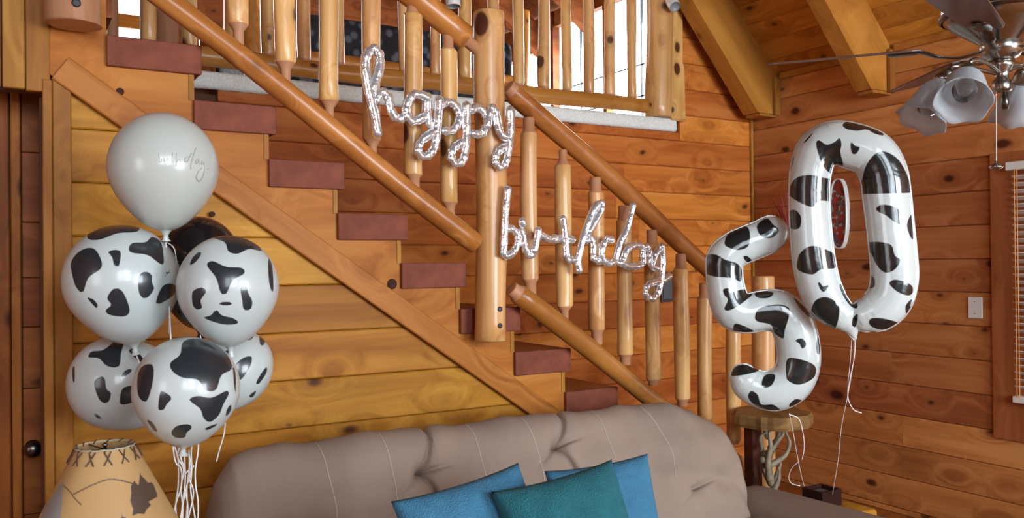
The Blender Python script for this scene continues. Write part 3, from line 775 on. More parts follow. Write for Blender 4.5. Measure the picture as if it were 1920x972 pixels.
# oval tray on the right wall
c1=PX(1573,335,EW-.02); c2=PX(1573,467,EW-.02); cy_=PX(1557,400,EW-.02)[1],PX(1590,400,EW-.02)[1]
ovz=(c1[2]+c2[2])/2; ovr=(c1[2]-c2[2])/2; ovy=(cy_[0]+cy_[1])/2; ovw=abs(cy_[0]-cy_[1])/2
ov=empty('oval_wall_plaque',(EW,ovy,ovz),'oval plaque with white rim and red-and-grey mosaic seen through the zero','plaque')
MOS,nt,b=new_mat('red_grey_mosaic')
tc=N(nt,'ShaderNodeTexCoord'); vo=N(nt,'ShaderNodeTexVoronoi'); vo.inputs['Scale'].default_value=42; nt.links.new(tc.outputs['Object'],vo.inputs['Vector'])
sc_=N(nt,'ShaderNodeSeparateColor'); nt.links.new(vo.outputs['Color'],sc_.inputs[0])
rp=N(nt,'ShaderNodeValToRGB'); rp.color_ramp.interpolation='CONSTANT'; rp.color_ramp.elements[0].color=(.30,.03,.03,1); rp.color_ramp.elements[1].position=.45; rp.color_ramp.elements[1].color=(.10,.10,.12,1)
e_=rp.color_ramp.elements.new(.7); e_.color=(.30,.28,.27,1); e_=rp.color_ramp.elements.new(.85); e_.color=(.12,.03,.03,1)
nt.links.new(sc_.outputs[0],rp.inputs['Fac']); nt.links.new(rp.outputs[0],b.inputs['Base Color']); b.inputs['Roughness'].default_value=.35
def oval(k,x): return [(EW-x, ovy+ovw*k*math.copysign(abs(math.cos(a))**.75,math.cos(a)), ovz+ovr*(1-(1-k)*ovw/ovr)*math.copysign(abs(math.sin(a))**.85,math.sin(a))) for a in [2*PI*i/48 for i in range(48)]]
V=oval(1,.003)+oval(1.0,.035)+oval(.9,.037)+oval(.86,.022)
Fc=[]
for j in range(3):
    for i in range(48): Fc.append((j*48+i,j*48+(i+1)%48,(j+1)*48+(i+1)%48,(j+1)*48+i))
link_mesh('rim',pydata('rim',V,Fc),simple('white_enamel_rim',(0.62,0.62,0.60),.3),ov,None,True)
V=oval(.88,.024)+[(EW-.026,ovy,ovz)]
link_mesh('mosaic',pydata('mosaic',V,[(i,(i+1)%48,48) for i in range(48)]),MOS,ov)
# red twig ornament behind the five
tb=PX(1478,440,EW-.03)
tw=empty('twig_ornament',tuple(tb),'red coral-like twig ornament on the wall between the two foil numerals','ornament')
REDT=simple('red_twig',(0.30,0.02,0.02),.5)
g=random.Random(8)
for k,(x,y) in enumerate([(1450,378),(1455,368),(1463,363),(1470,368),(1448,392),(1452,402),(1475,360),(1458,385)]):
    e=PX(x,y,EW-.05-.02*(k%3)); mid=(tb+e)/2+np.array([-.01,g.uniform(-.02,.02),g.uniform(-.01,.02)])
    tube('twig',catmull([tb,mid,e],4),[.006*(1-.06*i) for i in range(9)],REDT,tw,seg=6,origin=tb)

# ------------------------------------------------------------------ sofa
CY=2.74
sofa=empty('sofa',(1.65,2.3,0),'taupe microsuede sofa with tufted pillow back in front of the stairs','sofa')
top_px=[(384,972),(388,940),(402,905),(430,872),(470,855),(520,843),(620,832),(720,820),(785,811),(800,810),(900,799),(1000,789),(1040,784),(1060,782),(1150,773),(1240,767),(1290,773),(1325,792),(1348,822),(1358,855),(1362,890),(1363,930)]
crest=[(PY(x,y,CY)[0],PY(x,y,CY)[2]) for x,y in top_px]
SX0,SX1=crest[0][0]-.004,crest[-1][0]+.004
cxs=[c[0] for c in crest]; czs=[c[1] for c in crest]
def crest_z(X): return float(np.interp(X,cxs,czs))
XB=[PY(792,830,CY)[0],PY(1042,800,CY)[0]]
TF=[PY(799,888,CY-.16),PY(1053,835,CY-.14),PY(1300,912,CY-.16)]   # tufts
def back_point(X,s):
    """s in 0..1 from the rear foot over the crest to the seat"""
    zt=crest_z(X); 
    # profile (y offset from crest plane, z)
    roll=.115
    P=[(.10,.12),(.10,.5),(.095,zt-.16),(.075,zt-.06),(.035,zt-.012),(.0,zt),(-.05,zt-.010),(-.10,zt-.045),(-.135,zt-.10),(-.148,zt-.17),(-.150,zt-.235),(-.185,zt-.30),(-.21,zt-.38),(-.235,.40)]
    t=s*(len(P)-1); i=min(int(t),len(P)-2); f=t-i
    p0=P[max(i-1,0)];p1=P[i];p2=P[i+1];p3=P[min(i+2,len(P)-1)]
    def cm(a,b,c,d): return .5*(2*b+(c-a)*f+(2*a-5*b+4*c-d)*f*f+(3*b-a-3*c+d)*f**3)
    return cm(p0[0],p1[0],p2[0],p3[0]), cm(p0[1],p1[1],p2[1],p3[1])
edges=[SX0]+XB+[SX1]
SS=190
def back_surf(X,s,off=0.0):
    y,z=back_point(X,s); y2,z2=back_point(X,min(s+.01,1.0)); y1,z1=back_point(X,max(s-.01,0))
    ty,tz_=y2-y1,z2-z1; l=math.hypot(ty,tz_)+1e-9
    ny,nz=tz_/l,-ty/l      # outward normal
    if True:
        # orientation: over the crest the normal must look up
        ny,nz=-ny*-1,nz
    d=off
    zc_=crest_z(X)
    for b,T in zip(XB,TF):
        q=(zc_-z)/max(.02,zc_-T[2]); sh=b+(T[0]-b)*min(q,1)+max(0,T[2]-z)*.55
        if y2>.03: continue
        dp=(.45+.55*min(1,max(0,q)))*(1 if z>T[2]-.16 else 0.3)
        d-=dp*(.034*math.exp(-((X-sh)/.0085)**2)+.012*math.exp(-((X-sh)/.04)**2))
    if y<.0:
        for T in TF:
            side=.4 if T is TF[2] else 1
            d-=side*.040*math.exp(-((X-T[0])/.030)**2-((z-T[2])/.026)**2)
            if X>T[0]-.01: d-=.028*math.exp(-((z-T[2]-.10*(X-T[0]))/.0075)**2)*math.exp(-((X-T[0])/.085)**2)
            else: d-=side*.020*math.exp(-((z-T[2]+.03*((T[0]-X)/.06)**1.2)/.009)**2)*math.exp(-((X-T[0])/.10)**2)
            # plump roll above the tuft, fuller panel beneath
            d+=.012*math.exp(-((z-T[2]-.075)/.05)**2)+.010*math.exp(-((z-T[2]+.07)/.05)**2)
    # rounding at the two ends
    for b,sg in ((SX0,1),(SX1,-1)):
        q=(X-b)*sg
        if q<.10: d-=.05*(1-math.sqrt(max(0,1-(1-q/.10)**2)))
    d+=.005*math.sin(X*11+z*9)+.0035*math.sin(X*23-z*17)+.002*math.sin(X*47+z*31)
    return Vector((X,CY+y-ny*0+(-(tz_)/l)*-1*0+0,z))+Vector((0,nyy(ty,tz_,l)*d,nzz(ty,tz_,l)*d))
def nyy(ty,tz_,l): return -(-tz_/l)*-1*-1 if False else (tz_/l)*1.0
def nzz(ty,tz_,l): return -ty/l
# rising at the rear (tz>0, ty~0): outward is +y ; over the crest (ty<0): outward +z ; front (tz<0): outward -y
for c in range(3):
    a,b=edges[c],edges[c+1]; nxp=max(40,int((b-a)/.006))
    V=[];Fc=[]
    O=Vector(((a+b)/2,CY,.5))
    for i in range(nxp+1):
        X=a+(b-a)*i/nxp
        for k in range(SS+1): V.append(back_surf(X,k/SS)-O)
    for i in range(nxp):
        for k in range(SS):
            q=i*(SS+1)+k; Fc.append((q,q+SS+1,q+SS+2,q+1))
    if c==0: Fc.append(tuple(range(0,SS+1)))
    if c==2: Fc.append(tuple(range(nxp*(SS+1)+SS,nxp*(SS+1)-1,-1)))
    link_mesh('back_cushion',pydata('back_cushion',V,Fc),SUEDE,sofa,Matrix.Translation(O),True)
# pale seams over the cushions
for (xa,ya,xb,yb) in [(599,841,630,970),(714,830,745,940),(883,806,911,900),(984,798,1018,905),(1119,780,1153,870),(1209,775,1262,905)]:
    Xa=PY(xa,ya,CY-.06)[0]; Xb=PY(xb,yb,CY-.16)[0]
    pts_=[]
    for k in range(30):
        t=k/29; s=.42+.36*t; pts_.append(back_surf(Xa+(Xb-Xa)*max(0,(t-.12)/.7),s,.0008))
    tube('seam',[tuple(p) for p in pts_],.0016,THREAD,sofa,seg=6)
# arms, seat cushions, base
def arm(x0,x1,y0,y1,z1,lean):
    V=[];Fc=[];nn=28;mm=22
    for j in range(nn+1):
        v=j/nn; Y=y0+(y1-y0)*v
        endr=min(1,math.sqrt(max(0,1-max(0,(abs(v-.5)*2-.75)/.25)**2))*.45+.55)
        for i in range(mm+1):
            a=PI*i/mm
            x=(x0+x1)/2-(x1-x0)/2*math.copysign(abs(math.cos(a))**.7,math.cos(a))*(endr*.12+.88)
            z=z1-.13+.13*abs(math.sin(a))**.8*endr-.02*v
            if i==0 or i==mm: z=.08
            V.append((x+lean*v,Y,z))
    for j in range(nn):
        for i in range(mm): q=j*(mm+1)+i; Fc.append((q,q+mm+1,q+mm+2,q+1))
    Fc.append(tuple(range(mm,-1,-1))); Fc.append(tuple(range(nn*(mm+1),nn*(mm+1)+mm+1)))
    O=Vector(((x0+x1)/2,(y0+y1)/2,.1))
    return link_mesh('arm',pydata('arm',[Vector(v)-O for v in V],Fc),SUEDE,sofa,Matrix.Translation(O),True)
AZ=PY(1372,902,CY-.1)[2]
arm(SX1-.015,SX1+.24,1.80,CY+.06,AZ-.045,.0)
arm(SX0-.24,SX0+.015,1.80,CY+.06,.60,.0)
for c in range(3):
    a=SX0+.01+(SX1-SX0-.02)/3*c; b=a+(SX1-SX0-.02)/3
    box('seat_cushion',(a+.003,1.82,.28),(b-.003,CY-.20,.455),SUEDE,sofa,bev=.05,seg=4)
box('base',(SX0,1.88,.06),(SX1,CY+.08,.28),SUEDE,sofa,bev=.02,seg=2)
for x in (SX0-.15,SX1+.15):
    for y in (1.9,CY-.03): box('foot',(x-.03,y-.03,0),(x+.03,y+.03,.1),W_DARK,sofa)

# ------------------------------------------------------------------ pillows
def pillow(TL,TR,down,thick,m,lab,seed,seamlines=0):
    TL=Vector(TL);TR=Vector(TR);u=(TR-TL);L=u.length;u.normalize();dn=Vector(down); dn=(dn-dn.dot(u)*u).normalized(); n=u.cross(dn).normalized()
    if n.y>0: n=-n
    g=random.Random(seed); nn=44; V=[];Fc=[]
    C=TL+u*L/2+dn*L/2
    for side in (1,-1):
        for j in range(nn+1):
            for i in range(nn+1):
                a=i/nn*2-1;b=j/nn*2-1
                e=(1-abs(a)**2.6)*(1-abs(b)**2.6); h=thick*max(e,0)**.42
                # edges pull in between the corners
                ka=1-.07*(1-b*b); 
                x=a*L/2*(1-.06*(1-b*b)*abs(a)); y=b*L/2*(1-.06*(1-a*a)*abs(b))
                wr=.004*math.sin(a*9+seed)*math.sin(b*7+seed*2)*(e>0)
                if seamlines and side==1: wr-=.005*sum(math.exp(-((b-q)/.018)**2) for q in (-.72,-.36,0,.36,.72))
                V.append(u*x+dn*y+n*(side*(h+wr*e)))
    m1=(nn+1)**2
    for sd_ in range(2):
        for j in range(nn):
            for i in range(nn):
                q=sd_*m1+j*(nn+1)+i; f=(q,q+1,q+nn+2,q+nn+1); Fc.append(f if sd_ else f[::-1])
    me=pydata('cover',V,Fc); bm=bmesh.new(); bm.from_mesh(me); bmesh.ops.remove_doubles(bm,verts=bm.verts,dist=.0004); bmesh.ops.recalc_face_normals(bm,faces=bm.faces); bm.to_mesh(me); bm.free()
    o=link_mesh('throw_pillow',me,m,None,Matrix.Translation(C),True); tag(o,lab,'pillow','throw pillows on the sofa')
    return o
BLUE=simple('blue_cotton',(0.042,0.175,0.30),.9,bump=.6,bscale=260,var=.1,vscale=30)
TEAL=simple('teal_cotton',(0.010,0.115,0.145),.9,bump=.6,bscale=260,var=.12,vscale=30)
pillow(PD(733,941,1.98),PD(972,868,2.14),(.05,-.45,-1),.075,BLUE,'bright blue pillow at left of the teal one on the sofa',1)
pillow(PD(1021,884,2.36),PD(1214,851,2.46),(.12,-.30,-1),.06,BLUE,'bright blue pillow with pleated rows behind the teal pillow',2,1)
pillow(PD(921,923,1.99),PD(1147,862,2.10),(.16,-.45,-1),.075,TEAL,'dark teal pillow leaning in front of two blue ones',3)

# ------------------------------------------------------------------ spot patterns
def poly_pts(raw, ox, oy, sc, n=5): return [catmull([(ox+x/sc, oy+y/sc) for x,y in p], n, True) for p in raw]
def sdist(P, poly):
    """signed distance (positive inside) of points P (n,2) to polygon"""
    poly=np.array(poly); n=len(poly); d=np.full(len(P),1e9); ins=np.zeros(len(P),bool)
    for i in range(n):
        a=poly[i]; b=poly[(i+1)%n]; ab=b-a; t=np.clip(((P-a)@ab)/(ab@ab+1e-12),0,1)
        q=a+t[:,None]*ab; d=np.minimum(d,np.hypot(*(P-q).T))
        c=((a[1]>P[:,1])!=(b[1]>P[:,1])); 
        with np.errstate(divide='ignore',invalid='ignore'):
            xi=(b[0]-a[0])*(P[:,1]-a[1])/(b[1]-a[1]+1e-15)+a[0]
        ins^=(c&(P[:,0]<xi))
    return np.where(ins,d,-d)
def set_attr(me,name,arr):
    at=me.attributes.new(name,'FLOAT','POINT'); at.data.foreach_set('value',np.asarray(arr,dtype=np.float32))

LATEX=two_tone('white_latex_cow_print',(0.50,0.56,0.56),(0.018,0.024,0.030),.28,soft=.0010,coat=.3)
LATEXW=simple('white_latex',(0.47,0.51,0.48),.25,coat=.3)
LATEXB=simple('black_latex',(0.008,0.008,0.010),.16,coat=.5)
RIB=simple('white_curling_ribbon',(0.70,0.70,0.69),.4)
def latex(name,px,py,rx,ry,D,neck,mat,lab,raw=None,ox=0,oy=0,sc=1,grp=None):
    C=PD(px,py,D); R=rx/F_PX*D; H=ry/F_PX*D
    kk=H/R
    nz,ns=72,96; V=[];Fc=[]
    prof=[]
    for i in range(1,nz):
        t=PI*i/nz; c=math.cos(t); s=math.sin(t)
        low=max(0,-c)
        r=R*s*(1-.10*low**1.5-.0*low); z=R*c*(kk if c>0 else kk*(1+.13*low**3))
        prof.append((r,z))
    zb=prof[-1][1]; 
    prof=[p for p in prof if not (p[1]<0 and p[0]<R*.10)]
    zb=prof[-1][1]
    prof+=[(R*.075,zb-R*.05),(R*.05,zb-R*.09),(R*.045,zb-R*.12),(R*.065,zb-R*.14),(R*.05,zb-R*.16),(R*.10,zb-R*.21),(R*.095,zb-R*.215)]
    V.append((0,0,R*kk))
    for r,z in prof:
        for k in range(ns): a=2*PI*k/ns; V.append((r*math.cos(a),r*math.sin(a),z))
    for k in range(ns): Fc.append((0,1+k,1+(k+1)%ns))
    for i in range(len(prof)-1):
        for k in range(ns):
            a=1+i*ns+k; b=1+i*ns+(k+1)%ns; Fc.append((a,a+ns,b+ns,b))
    me=pydata(name,V,Fc)
    nk=Vector(neck).normalized(); rot=Vector((0,0,-1)).rotation_difference(nk).to_matrix().to_4x4()
    mw=Matrix.Translation(Vector(C))@rot
    if raw:
        W=np.array([(mw@Vector(v))[:] for v in V])-C; U_=W/np.linalg.norm(W,axis=1)[:,None]
        best=np.full(len(V),-1.0)
        view=CAM-C; view/=np.linalg.norm(view)
        for poly in poly_pts(raw,ox,oy,sc):
            dirs=[]
            for (x,y) in poly:
                d=ray(x,y); d=d/np.linalg.norm(d); oc=CAM-C; Re=(R+H)/2
                bq=oc@d; disc=bq*bq-(oc@oc-Re*Re)
                p=CAM+d*(-bq-(math.sqrt(disc) if disc>0 else 0))-C; dirs.append(p/np.linalg.norm(p))
            dirs=np.array(dirs)
            for flip in (False,True):
                Dn=dirs.copy()
                if flip:    # the print carries on round the back
                    ax=np.array([0,0,1.]); Dn[:,:2]*=-1
                c=Dn.mean(0); c/=np.linalg.norm(c)
                e1=np.cross(c,[0,0,1]) if abs(c[2])<.9 else np.cross(c,[0,1,0]); e1/=np.linalg.norm(e1); e2=np.cross(c,e1)
                def az(Q):
                    cc=np.clip(Q@c,-1,1); th=np.arccos(cc); a=Q@e1; b=Q@e2; l=np.hypot(a,b)+1e-9
                    return np.stack([a/l*th,b/l*th],1)
                near=U_@c>-.2
                if flip: near&=(U_@view<.05)
                if near.any():
                    sdv=sdist(az(U_[near]),az(Dn))*R
                    best[near]=np.maximum(best[near],sdv)
        set_attr(me,'spot',best)
    bal=link_mesh(name,me,mat,None,mw,True); tag(bal,lab,'balloon',grp)
    tip=mw@Vector((0,0,prof[-1][1]))
    return bal,tip,C,R
GR='latex balloons in the bouquet'
b1,t1_,C1,R1=latex('latex_balloon',307,316,98,104,2.30,(.02,0,-1),LATEXW,'plain white latex balloon with faint birthday script, top of the bouquet',grp=None)
cow2=[[(150,620),(165,575),(250,555),(360,560),(365,590),(280,598),(200,625)],[(80,780),(75,720),(120,670),(180,665),(210,740),(150,790),(125,855),(95,830)],[(238,675),(290,672),(285,735),(265,740),(255,700)],[(328,660),(345,638),(400,635),(430,612),(470,640),(482,725),(460,725),(410,690),(340,680)],[(370,790),(395,763),(428,775),(430,810),(440,840),(405,882),(375,860)],[(485,775),(510,752),(512,762),(490,782)],[(450,900),(480,825),(530,820),(535,860),(480,900)],[(142,878),(170,885),(192,915),(182,925),(160,900)],[(232,880),(262,838),(300,850),(332,930),(310,962),(240,955),(225,935),(250,910)]]
cow3=[[(695,620),(780,607),(850,620),(905,672),(850,665),(800,685),(760,675),(745,640)],[(590,735),(600,705),(630,678),(642,685),(620,715)],[(665,735),(690,715),(750,740),(820,745),(830,770),(780,800),(750,860),(725,855),(705,790)],[(597,900),(600,850),(640,832),(660,850),(635,890),(640,925),(610,930)],[(722,900),(750,897),(775,900),(770,912),(725,912)],[(815,835),(840,825),(850,860),(868,895),(860,930),(830,932),(822,890)],[(935,705),(955,740),(962,820),(958,855),(943,810)],[(650,968),(680,958),(705,933),(730,958),(780,970),(804,990),(750,997),(690,985)]]
cow5=[[(155,260),(170,235),(220,228),(280,185),(312,190),(300,240),(290,300),(240,300),(200,265)],[(335,235),(350,222),(390,255),(400,285),(375,275)],[(298,345),(320,318),(345,312),(340,330),(305,350)],[(180,380),(195,352),(225,350),(235,400),(255,420),(240,462),(205,450)],[(295,440),(310,395),(370,390),(370,440),(340,465),(300,470)],[(84,310),(94,305),(94,368),(86,365)],[(168,500),(200,518),(225,542),(192,528)],[(400,190),(465,195),(490,215),(430,205)]]
cow6=[[(518,285),(560,250),(575,195),(640,180),(710,200),(770,250),(790,310),(745,340),(720,405),(670,405),(640,360),(570,350),(525,320)],[(370,340),(395,298),(438,295),(440,360),(410,455),(372,430)],[(470,420),(485,412),(522,440),(500,470),(485,495),(462,490)],[(602,450),(640,432),(700,440),(765,410),(780,420),(755,470),(735,520),(695,552),(665,530),(650,490)],[(520,600),(545,570),(600,562),(612,580),(590,600),(580,620),(540,620)],[(675,580),(725,560),(725,568),(685,588)],[(770,500),(788,468),(790,500),(770,525)],[(408,545),(430,550),(455,590),(440,590)],[(796,300),(808,330),(811,420),(802,380)]]
cow7=[[(775,195),(870,150),(878,180),(840,188)],[(905,155),(930,180),(925,210),(910,200)],[(800,300),(840,262),(880,255),(875,300),(835,360),(800,362)],[(905,375),(945,305),(950,330),(920,380)],[(870,440),(905,415),(890,445)],[(760,225),(785,230),(785,250),(765,250)]]
b2,t2_,_,_=latex('latex_balloon',230,528,103,106,2.30,(.16,0,-1),LATEX,'cow print balloon at left of the bouquet under the plain white one',cow2,100,180,2.315)
b3,t3_,_,_=latex('latex_balloon',428,540,92,98,2.25,(.03,0,-1),LATEX,'cow print balloon with T-shaped spot at right of the bouquet',cow3,100,180,2.315)
b4,t4_,_,_=latex('latex_balloon',374,506,80,100,2.52,(0,0,-1),LATEXB,'glossy black latex balloon behind the cow print ones')
b5,t5_,_,_=latex('latex_balloon',224,718,90,90,2.44,(.75,0,-.75),LATEX,'cow print balloon at the lower left of the bouquet, partly hidden',cow5,100,560,2.359)
b6,t6_,_,_=latex('latex_balloon',350,731,96,99,2.10,(-.02,.25,-1),LATEX,'foremost cow print balloon with one very large dark spot',cow6,100,560,2.359)
b7,t7_,_,_=latex('latex_balloon',436,695,70,80,2.52,(-.6,0,-.7),LATEX,'smallest cow print balloon peeping out at the lower right of bouquet',cow7,100,560,2.359)
# faint lettering on the plain balloon, following its skin
LETT=simple('faint_grey_print',(0.36,0.36,0.34),.5)
ax_=Vector((.02,0,-1)).normalized()
def on_balloon(x,y):
    d=ray(x,y); d=d/np.linalg.norm(d); k=104/98
    # ellipsoid: scale z
    o=(CAM-C1)/np.array([1,1,k]); dq=d/np.array([1,1,k]); a=dq@dq; b=o@dq; c=o@o-R1*R1
    t=(-b-math.sqrt(max(b*b-a*c,0)))/a; p=CAM+d*t; n=(p-C1); return p+n/np.linalg.norm(n)*.0003
def unz(L_): return [(230+x/7.479,230+y/7.479) for x,y in L_]
strokes=[[(505,420),(512,500),(515,550),(540,545),(548,520),(530,505)],[(575,500),(580,540),(595,545)],[(620,505),(622,545),(625,510),(655,500)],[(700,430),(690,530),(705,550)],[(755,430),(750,560),(755,610)],[(755,560),(780,520),(800,530),(805,560)],
 [(930,480),(890,490),(868,530),(885,550),(915,535),(960,430)],[(1025,360),(985,480),(955,590),(958,655)],[(1065,510),(1035,530),(1020,565),(1045,572),(1072,520),(1070,575),(1082,580)],[(1110,535),(1105,585),(1130,575),(1140,560),(1146,640),(1135,730),(1105,800),(1070,822),(1038,790),(1042,730),(1075,670),(1110,640)],[(1190,640),(1192,665)]]
e1_=empty('dummy') ; bpy.data.objects.remove(e1_)
V=[];Fc=[]
for s_ in strokes:
    q=catmull(unz(s_),5); P_=[on_balloon(x,y) for x,y in q]
    r_=[.0007 if s_[0][0]<860 else .0013]*len(P_)
    v,f=tube_data(P_,r_,5,base=len(V),round_caps=False); V+=v; Fc+=f
lt=link_mesh('lettering',pydata('lettering',[Vector(v)-Vector(C1) for v in V],Fc),LETT,b1,Matrix.Translation(Vector(C1)),True)
# ribbons of the bouquet run down to a weight on the left sofa arm
wt=Vector(PD(345,1100,2.3)); wt.z=.597
wgt=empty('balloon_weight',tuple(wt),'small foil-wrapped weight on the left sofa arm holding the balloon bouquet','weight')
lathe('wrapped_weight',[(.001,0),(.05,0),(.055,.02),(.045,.06),(.02,.075),(.012,.10),(.03,.13),(.001,.12)],STEEL,wgt,Matrix.Translation(wt),seg=20)
g=random.Random(2)
tops=[t1_,t2_,t3_,t4_,t5_,t6_,t7_]
names=['plain white','left cow print','right cow print','black','lower left cow print','foremost cow print','smallest cow print']
for k,tp in enumerate(tops):
    xk=331+k*4.6; mid1=PD(xk-6 if k<5 else xk,845,2.26+.01*k)
    pts_=[tuple(tp),tuple((np.array(tp)+mid1)/2+np.array([.004,0,-.01])),tuple(mid1)]
    for y in (880,915,950,990,1040): pts_.append(tuple(PD(xk+g.uniform(-6,6)-(4 if k%2 else -3),y,2.27+.01*k)))
    pts_.append((wt.x,wt.y,wt.z+.11))
    P_=catmull(pts_,5)
    o=tube('ribbon',P_,.0022,RIB,None,seg=6,up=(0,1,0),flat=.3); tag(o,'white ribbon hanging from the %s balloon of the bouquet'%names[k],'ribbon')
# loose curling ends
ends=[[(642,630),(640,680),(628,760),(630,830),(640,900),(640,990)],[(600,690),(610,760),(590,830),(575,900),(560,990)],[(580,780),(620,740),(600,790),(620,860),(600,960),(590,1000)]]
for k,e in enumerate(ends):
    P_=catmull([PD(100+x/2.359,560+y/2.359,2.22+.02*k) for x,y in e],6)
    v=['tawny ribbon end curling right of the ribbon bunch','long white ribbon end at the right of the ribbon bunch','curly ribbon end looping beside the ribbon bunch'][(k+1)%3]
    o=tube('ribbon_end',P_,.002,RIB,None,seg=6,up=(0,1,0),flat=.3); tag(o,v,'ribbon')
P_=catmull([PD(100+x/2.359,560+y/2.359,2.45) for x,y in [(762,530),(755,600),(735,670),(722,720)]],6)
o=tube('ribbon_end',P_,.002,RIB,None,seg=6,up=(0,1,0),flat=.3); tag(o,'short ribbon end dangling right of the foremost cow print balloon','ribbon')
P_=catmull([t1_,PD(328,470,2.28),PD(330,520,2.36),PD(318,560,2.40),PD(316,625,2.36)],6)
o=tube('ribbon_end',P_,.0016,RIB,None,seg=6,up=(0,1,0),flat=.3); tag(o,'ribbon tail running down between the upper balloons','ribbon')

# ------------------------------------------------------------------ foil numerals
FOIL=two_tone('white_foil_cow_print',(0.56,0.62,0.62),(0.010,0.013,0.014),.22,soft=.0012,bump=.18,coat=.6)
FSEAM=simple('foil_seam',(0.62,0.66,0.66),.25,metal=.3)
def foil(name,D,c_px,yaw_deg,line,raw,ox,oy,sc,lab,cat='balloon'):
    C=PD(c_px[0],c_px[1],D)
    n=-(_f.copy()); n[2]=0; n/=np.linalg.norm(n); a=math.radians(yaw_deg)
    n=np.array([n[0]*math.cos(a)-n[1]*math.sin(a),n[0]*math.sin(a)+n[1]*math.cos(a),0])   # plane normal, to the camera
    ux=np.cross([0,0,1],n); uz=np.array([0,0,1.])
    L=[np.array([*PN(x,y,C,n),r*.90/F_PX*D]) for x,y,r in line]
    L=catmull(L,6); 
    loc=lambda p:np.array([(p[:3]-C)@ux,(p[:3]-C)@uz,0])
    P=[loc(p) for p in L]; R=[max(p[3],.004) for p in L]
    V,Fc=tube_data(P,R,24,up=(0,0,1),flat=.82)
    for p,r in list(zip(P,R))[::3]:     # balls keep the bends full
        b0=len(V)
        for i in range(1,10):
            t=PI*i/10
            for k in range(16): V.append(p+np.array([r*math.sin(t)*math.cos(2*PI*k/16),r*math.sin(t)*math.sin(2*PI*k/16),.82*r*math.cos(t)]))
        for i in range(8):
            for k in range(16): q=b0+i*16+k; q2=b0+i*16+(k+1)%16; Fc.append((q,q+16,q2+16,q2))
        Fc.append(tuple(b0+k for k in range(16))); Fc.append(tuple(b0+8*16+k for k in range(15,-1,-1)))
    me=pydata(name,V,Fc); tmp=bpy.data.objects.new('tmp',me); COL.objects.link(tmp)
    rm=tmp.modifiers.new('r','REMESH'); rm.mode='VOXEL'; rm.voxel_size=.0042
    s_=tmp.modifiers.new('s','SMOOTH'); s_.iterations=5; s_.factor=.5
    dg=bpy.context.evaluated_depsgraph_get(); me2=bpy.data.meshes.new_from_object(tmp.evaluated_get(dg)); bpy.data.objects.remove(tmp)
    n_=len(me2.vertices); co_=np.empty(n_*3,dtype=np.float32); me2.vertices.foreach_get('co',co_); co_=co_.reshape(-1,3).astype(float)
    # crinkles running in from the seam
    ang=np.zeros(n_); LP=np.array([p[:2] for p in P]); LR=np.array(R)
    d2=((co_[:,None,:2]-LP[None,::2,:])**2).sum(2); idx=d2.argmin(1)*2; dist=np.sqrt(d2.min(1)); fr=np.clip(dist/LR[idx],0,1.1)
    arc=np.concatenate([[0],np.cumsum(np.linalg.norm(np.diff(LP,axis=0),axis=1))])[idx]
    T=np.gradient(LP,axis=0); th=np.unwrap(np.arctan2(T[:,1],T[:,0])); kur=np.abs(np.gradient(th))[idx]; kur=np.clip(kur*4,0,1)
    w_=np.clip((fr-.45)/.5,0,1)*(.25+kur)
    co_[:,2]*=1-.10*w_*(0.5+0.5*np.sin(arc*230+3*np.sin(arc*37)))
    pl=poly_pts(raw,ox,oy,sc)
    best=np.full(n_,-1.0)
    for poly in pl:
        q=np.array([loc(PN(x,y,C,n))[:2] for x,y in poly])
        # the print lies on the bulging front, nearer the camera than the plane
        best=np.maximum(best,sdist(co_[:,:2],q))
    me2.vertices.foreach_set('co',co_.astype(np.float32).ravel())
    me2.attributes.new('spot','FLOAT','POINT').data.foreach_set('value',best.astype(np.float32)); me2.materials.clear()
    mw=Matrix.Identity(4)
    for i in range(3): mw[i][0]=ux[i]; mw[i][1]=uz[i]; mw[i][2]=n[i]; mw[i][3]=C[i]
    o=link_mesh(name,me2,FOIL,None,mw,True); tag(o,lab,cat)
    V,Fc=tube_data(P,[r+.004 for r in R],20,up=(0,0,1),flat=.012)
    link_mesh('seam',pydata('seam',V,Fc),FSEAM,o,mw,True)
    return o,C,n
zero_line=[(1602,634,3),(1594,612,16),(1574,590,32),(1552,568,40),(1536,535,42),(1526,490,42),(1520,430,41),(1517,370,40),(1520,320,41),(1533,283,43),(1562,268,45),(1598,274,47),(1635,290,47),(1656,325,46),(1663,370,46),(1669,420,45),(1674,470,45),(1677,520,45),(1668,560,44),(1646,583,42),(1624,592,34)]
